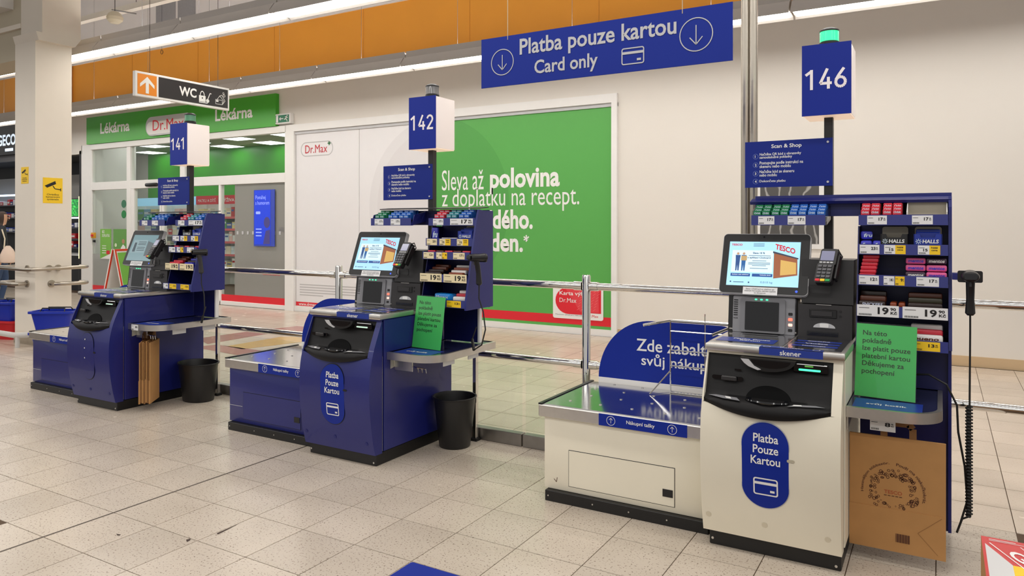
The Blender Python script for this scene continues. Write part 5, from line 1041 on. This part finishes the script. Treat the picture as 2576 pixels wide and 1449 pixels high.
def person(label, loc, rz):
    V = [((0, 0, .93), .15, .11), ((0, .0, 1.15), .155, .11), ((0, 0, 1.36), .18, .11), ((0, 0, 1.48), .065, .06), ((0, -.01, 1.58), .075, .085), ((0, -.01, 1.68), .085, .1), ((0, -.01, 1.76), .05, .06),
         ((.10, 0, .86), .09, .095), ((.11, -.05, .48), .062, .065), ((.11, .02, .10), .045, .05), ((.11, -.10, .04), .04, .035),
         ((-.10, 0, .86), .09, .095), ((-.11, .06, .48), .062, .065), ((-.11, .16, .12), .045, .05), ((-.11, .05, .05), .04, .035),
         ((.20, 0, 1.40), .07, .07), ((.25, .02, 1.14), .05, .05), ((.24, -.10, .93), .038, .038), ((.24, -.15, .86), .035, .028),
         ((-.20, 0, 1.40), .07, .07), ((-.26, .02, 1.14), .05, .05), ((-.24, -.10, .93), .038, .038), ((-.24, -.15, .86), .035, .028)]
    E_ = [(0, 1), (1, 2), (2, 3), (3, 4), (4, 5), (5, 6), (0, 7), (7, 8), (8, 9), (9, 10), (0, 11), (11, 12), (12, 13), (13, 14), (2, 15), (15, 16), (16, 17), (17, 18), (2, 19), (19, 20), (20, 21), (21, 22)]
    for hx in (.24, -.24):
        h0 = 18 if hx > 0 else 22
        for k in range(4):
            V.append(((hx + .02 * (k - 1.5), -.165, .80 + .004 * abs(k - 1.5)), .0095, .0095)); V.append(((hx + .02 * (k - 1.5), -.155, .765 + .006 * abs(k - 1.5)), .008, .008)); E_ += [(h0, len(V) - 2), (len(V) - 2, len(V) - 1)]
        V.append(((hx - math.copysign(.045, hx), -.17, .83), .010, .010)); V.append(((hx - math.copysign(.05, hx), -.175, .80), .009, .009)); E_ += [(h0, len(V) - 2), (len(V) - 2, len(V) - 1)]
    me = bpy.data.meshes.new('body'); me.from_pydata([v[0] for v in V], E_, []); o = bpy.data.objects.new('body', me); COL.objects.link(o)
    md = o.modifiers.new('skin', 'SKIN'); 
    for i, v in enumerate(V): me.skin_vertices[0].data[i].radius = (v[1], v[2])
    me.skin_vertices[0].data[0].use_root = True; o.modifiers.new('sub', 'SUBSURF').levels = 2
    dg = bpy.context.evaluated_depsgraph_get(); m2 = bpy.data.meshes.new_from_object(o.evaluated_get(dg)); bpy.data.objects.remove(o)
    m2.materials.clear()
    for m in (M('jacket_dark', (30, 32, 42), .7, noise=.2), M('jeans_blue', (58, 78, 112), .8, noise=.15), M('skin_tone', (205, 160, 132), .5), M('shoe_black', (22, 22, 24), .5), M('hair_brown', (60, 42, 32), .6)): m2.materials.append(m)
    for p in m2.polygons:
        c = p.center; i = 0
        if c.z < .09: i = 3
        elif abs(c.x) > .17 and c.z < .90: i = 2
        elif c.z < .90: i = 1
        elif c.z > 1.50: i = 4 if (c.y > -.03 or c.z > 1.70) else 2
        p.material_index = i; p.use_smooth = True
    t = thing('person', label, 'person', loc, rz); b = link('body', m2, t)
    MB().box(.02, .16, -.15, .05, 0, .022, .008).build('shoe_sole', WHITE, t)
    for ex_ in (-.03, .03): MB().lathe(ex_, -.10, [(.003, 1.655), (.011, 1.662), (.011, 1.668), (.003, 1.674)], 10).build('eye', INK, t)
    MB().lathe(0, -.115, [(.004, 1.61), (.014, 1.615), (.008, 1.65)], 10).build('nose', M('skin_tone'), t); MB(FRONT(-.105)).rrect(-.025, .025, 1.585, 1.595, .004, 0, .004).build('mouth', M('lip', (160, 90, 84)), t)
    return t
pp = at_z(4, 768); person('person in dark jacket and blue jeans walking away left of the column', (pp.x, pp.y, 0), R(150))
t = thing('handbag', 'pale beige shoulder bag hanging at the side of the walking person', 'bag', (pp.x + .36, pp.y - .06, .80), R(60))
b = MB(); b.lathe(0, 0, [(.06, 0), (.12, .015), (.135, .07), (.12, .16), (.085, .25), (.03, .32)], 20, 1, .45); b.build('pouch', M('beige_leather', (232, 208, 190), .5, noise=.1), t); MB().tube([(-.06, 0, .27), (-.05, .02, .45), (-.10, .08, .62)], .012, 6).build('strap', M('strap_cream', (220, 205, 180), .5), t)
# printed carton at the lower right
t = thing('printed_carton', 'red and white printed cardboard carton at the lower right corner', 'carton', (.111, 2.764, 0))
MB().box(0, .55, -.6, 0, 0, .497).build('box', KRAFT, t)
f = TOPF(.497)
RC = M('carton_red', (206, 52, 54), .35)
MB(f).rect(0, .55, -.6, 0, .0008).build('lid_print', RC, t); MB(f).poly([(.008, -.06), (.25, -.6), (.008, -.6)], .0014).build('white_field', M('carton_white', (214, 214, 214), .4), t)
MB(f).poly([(.13, -.055), (.40, -.055), (.40, -.12), (.19, -.12)], .0014).build('teal_field', M('carton_teal', (60, 140, 140), .4), t)
MB(f).line([(.02, -.05), (.20, -.42)], .004, .0018).line([(.10, -.045), (.30, -.5)], .003, .0018).build('white_lines', WHITE, t)
def diag(a, b_): return (.07 + a * .55 + b_ * .4, -.10 - a * .84 + b_ * .6)
text('Gamm', f, t, WHITE, 0, -.03, .3, .07, bold=.02, c=.002, map2=diag); MB(f).line([(.02, -.02), (.09, -.02)], .004, .002).line([(.02, -.03), (.14, -.03)], .003, .002).build('small_print', WHITE, t)
MB(f).rect(.07, .2, -.30, -.20, .0016).build('yellow_field', YELLOW, t)
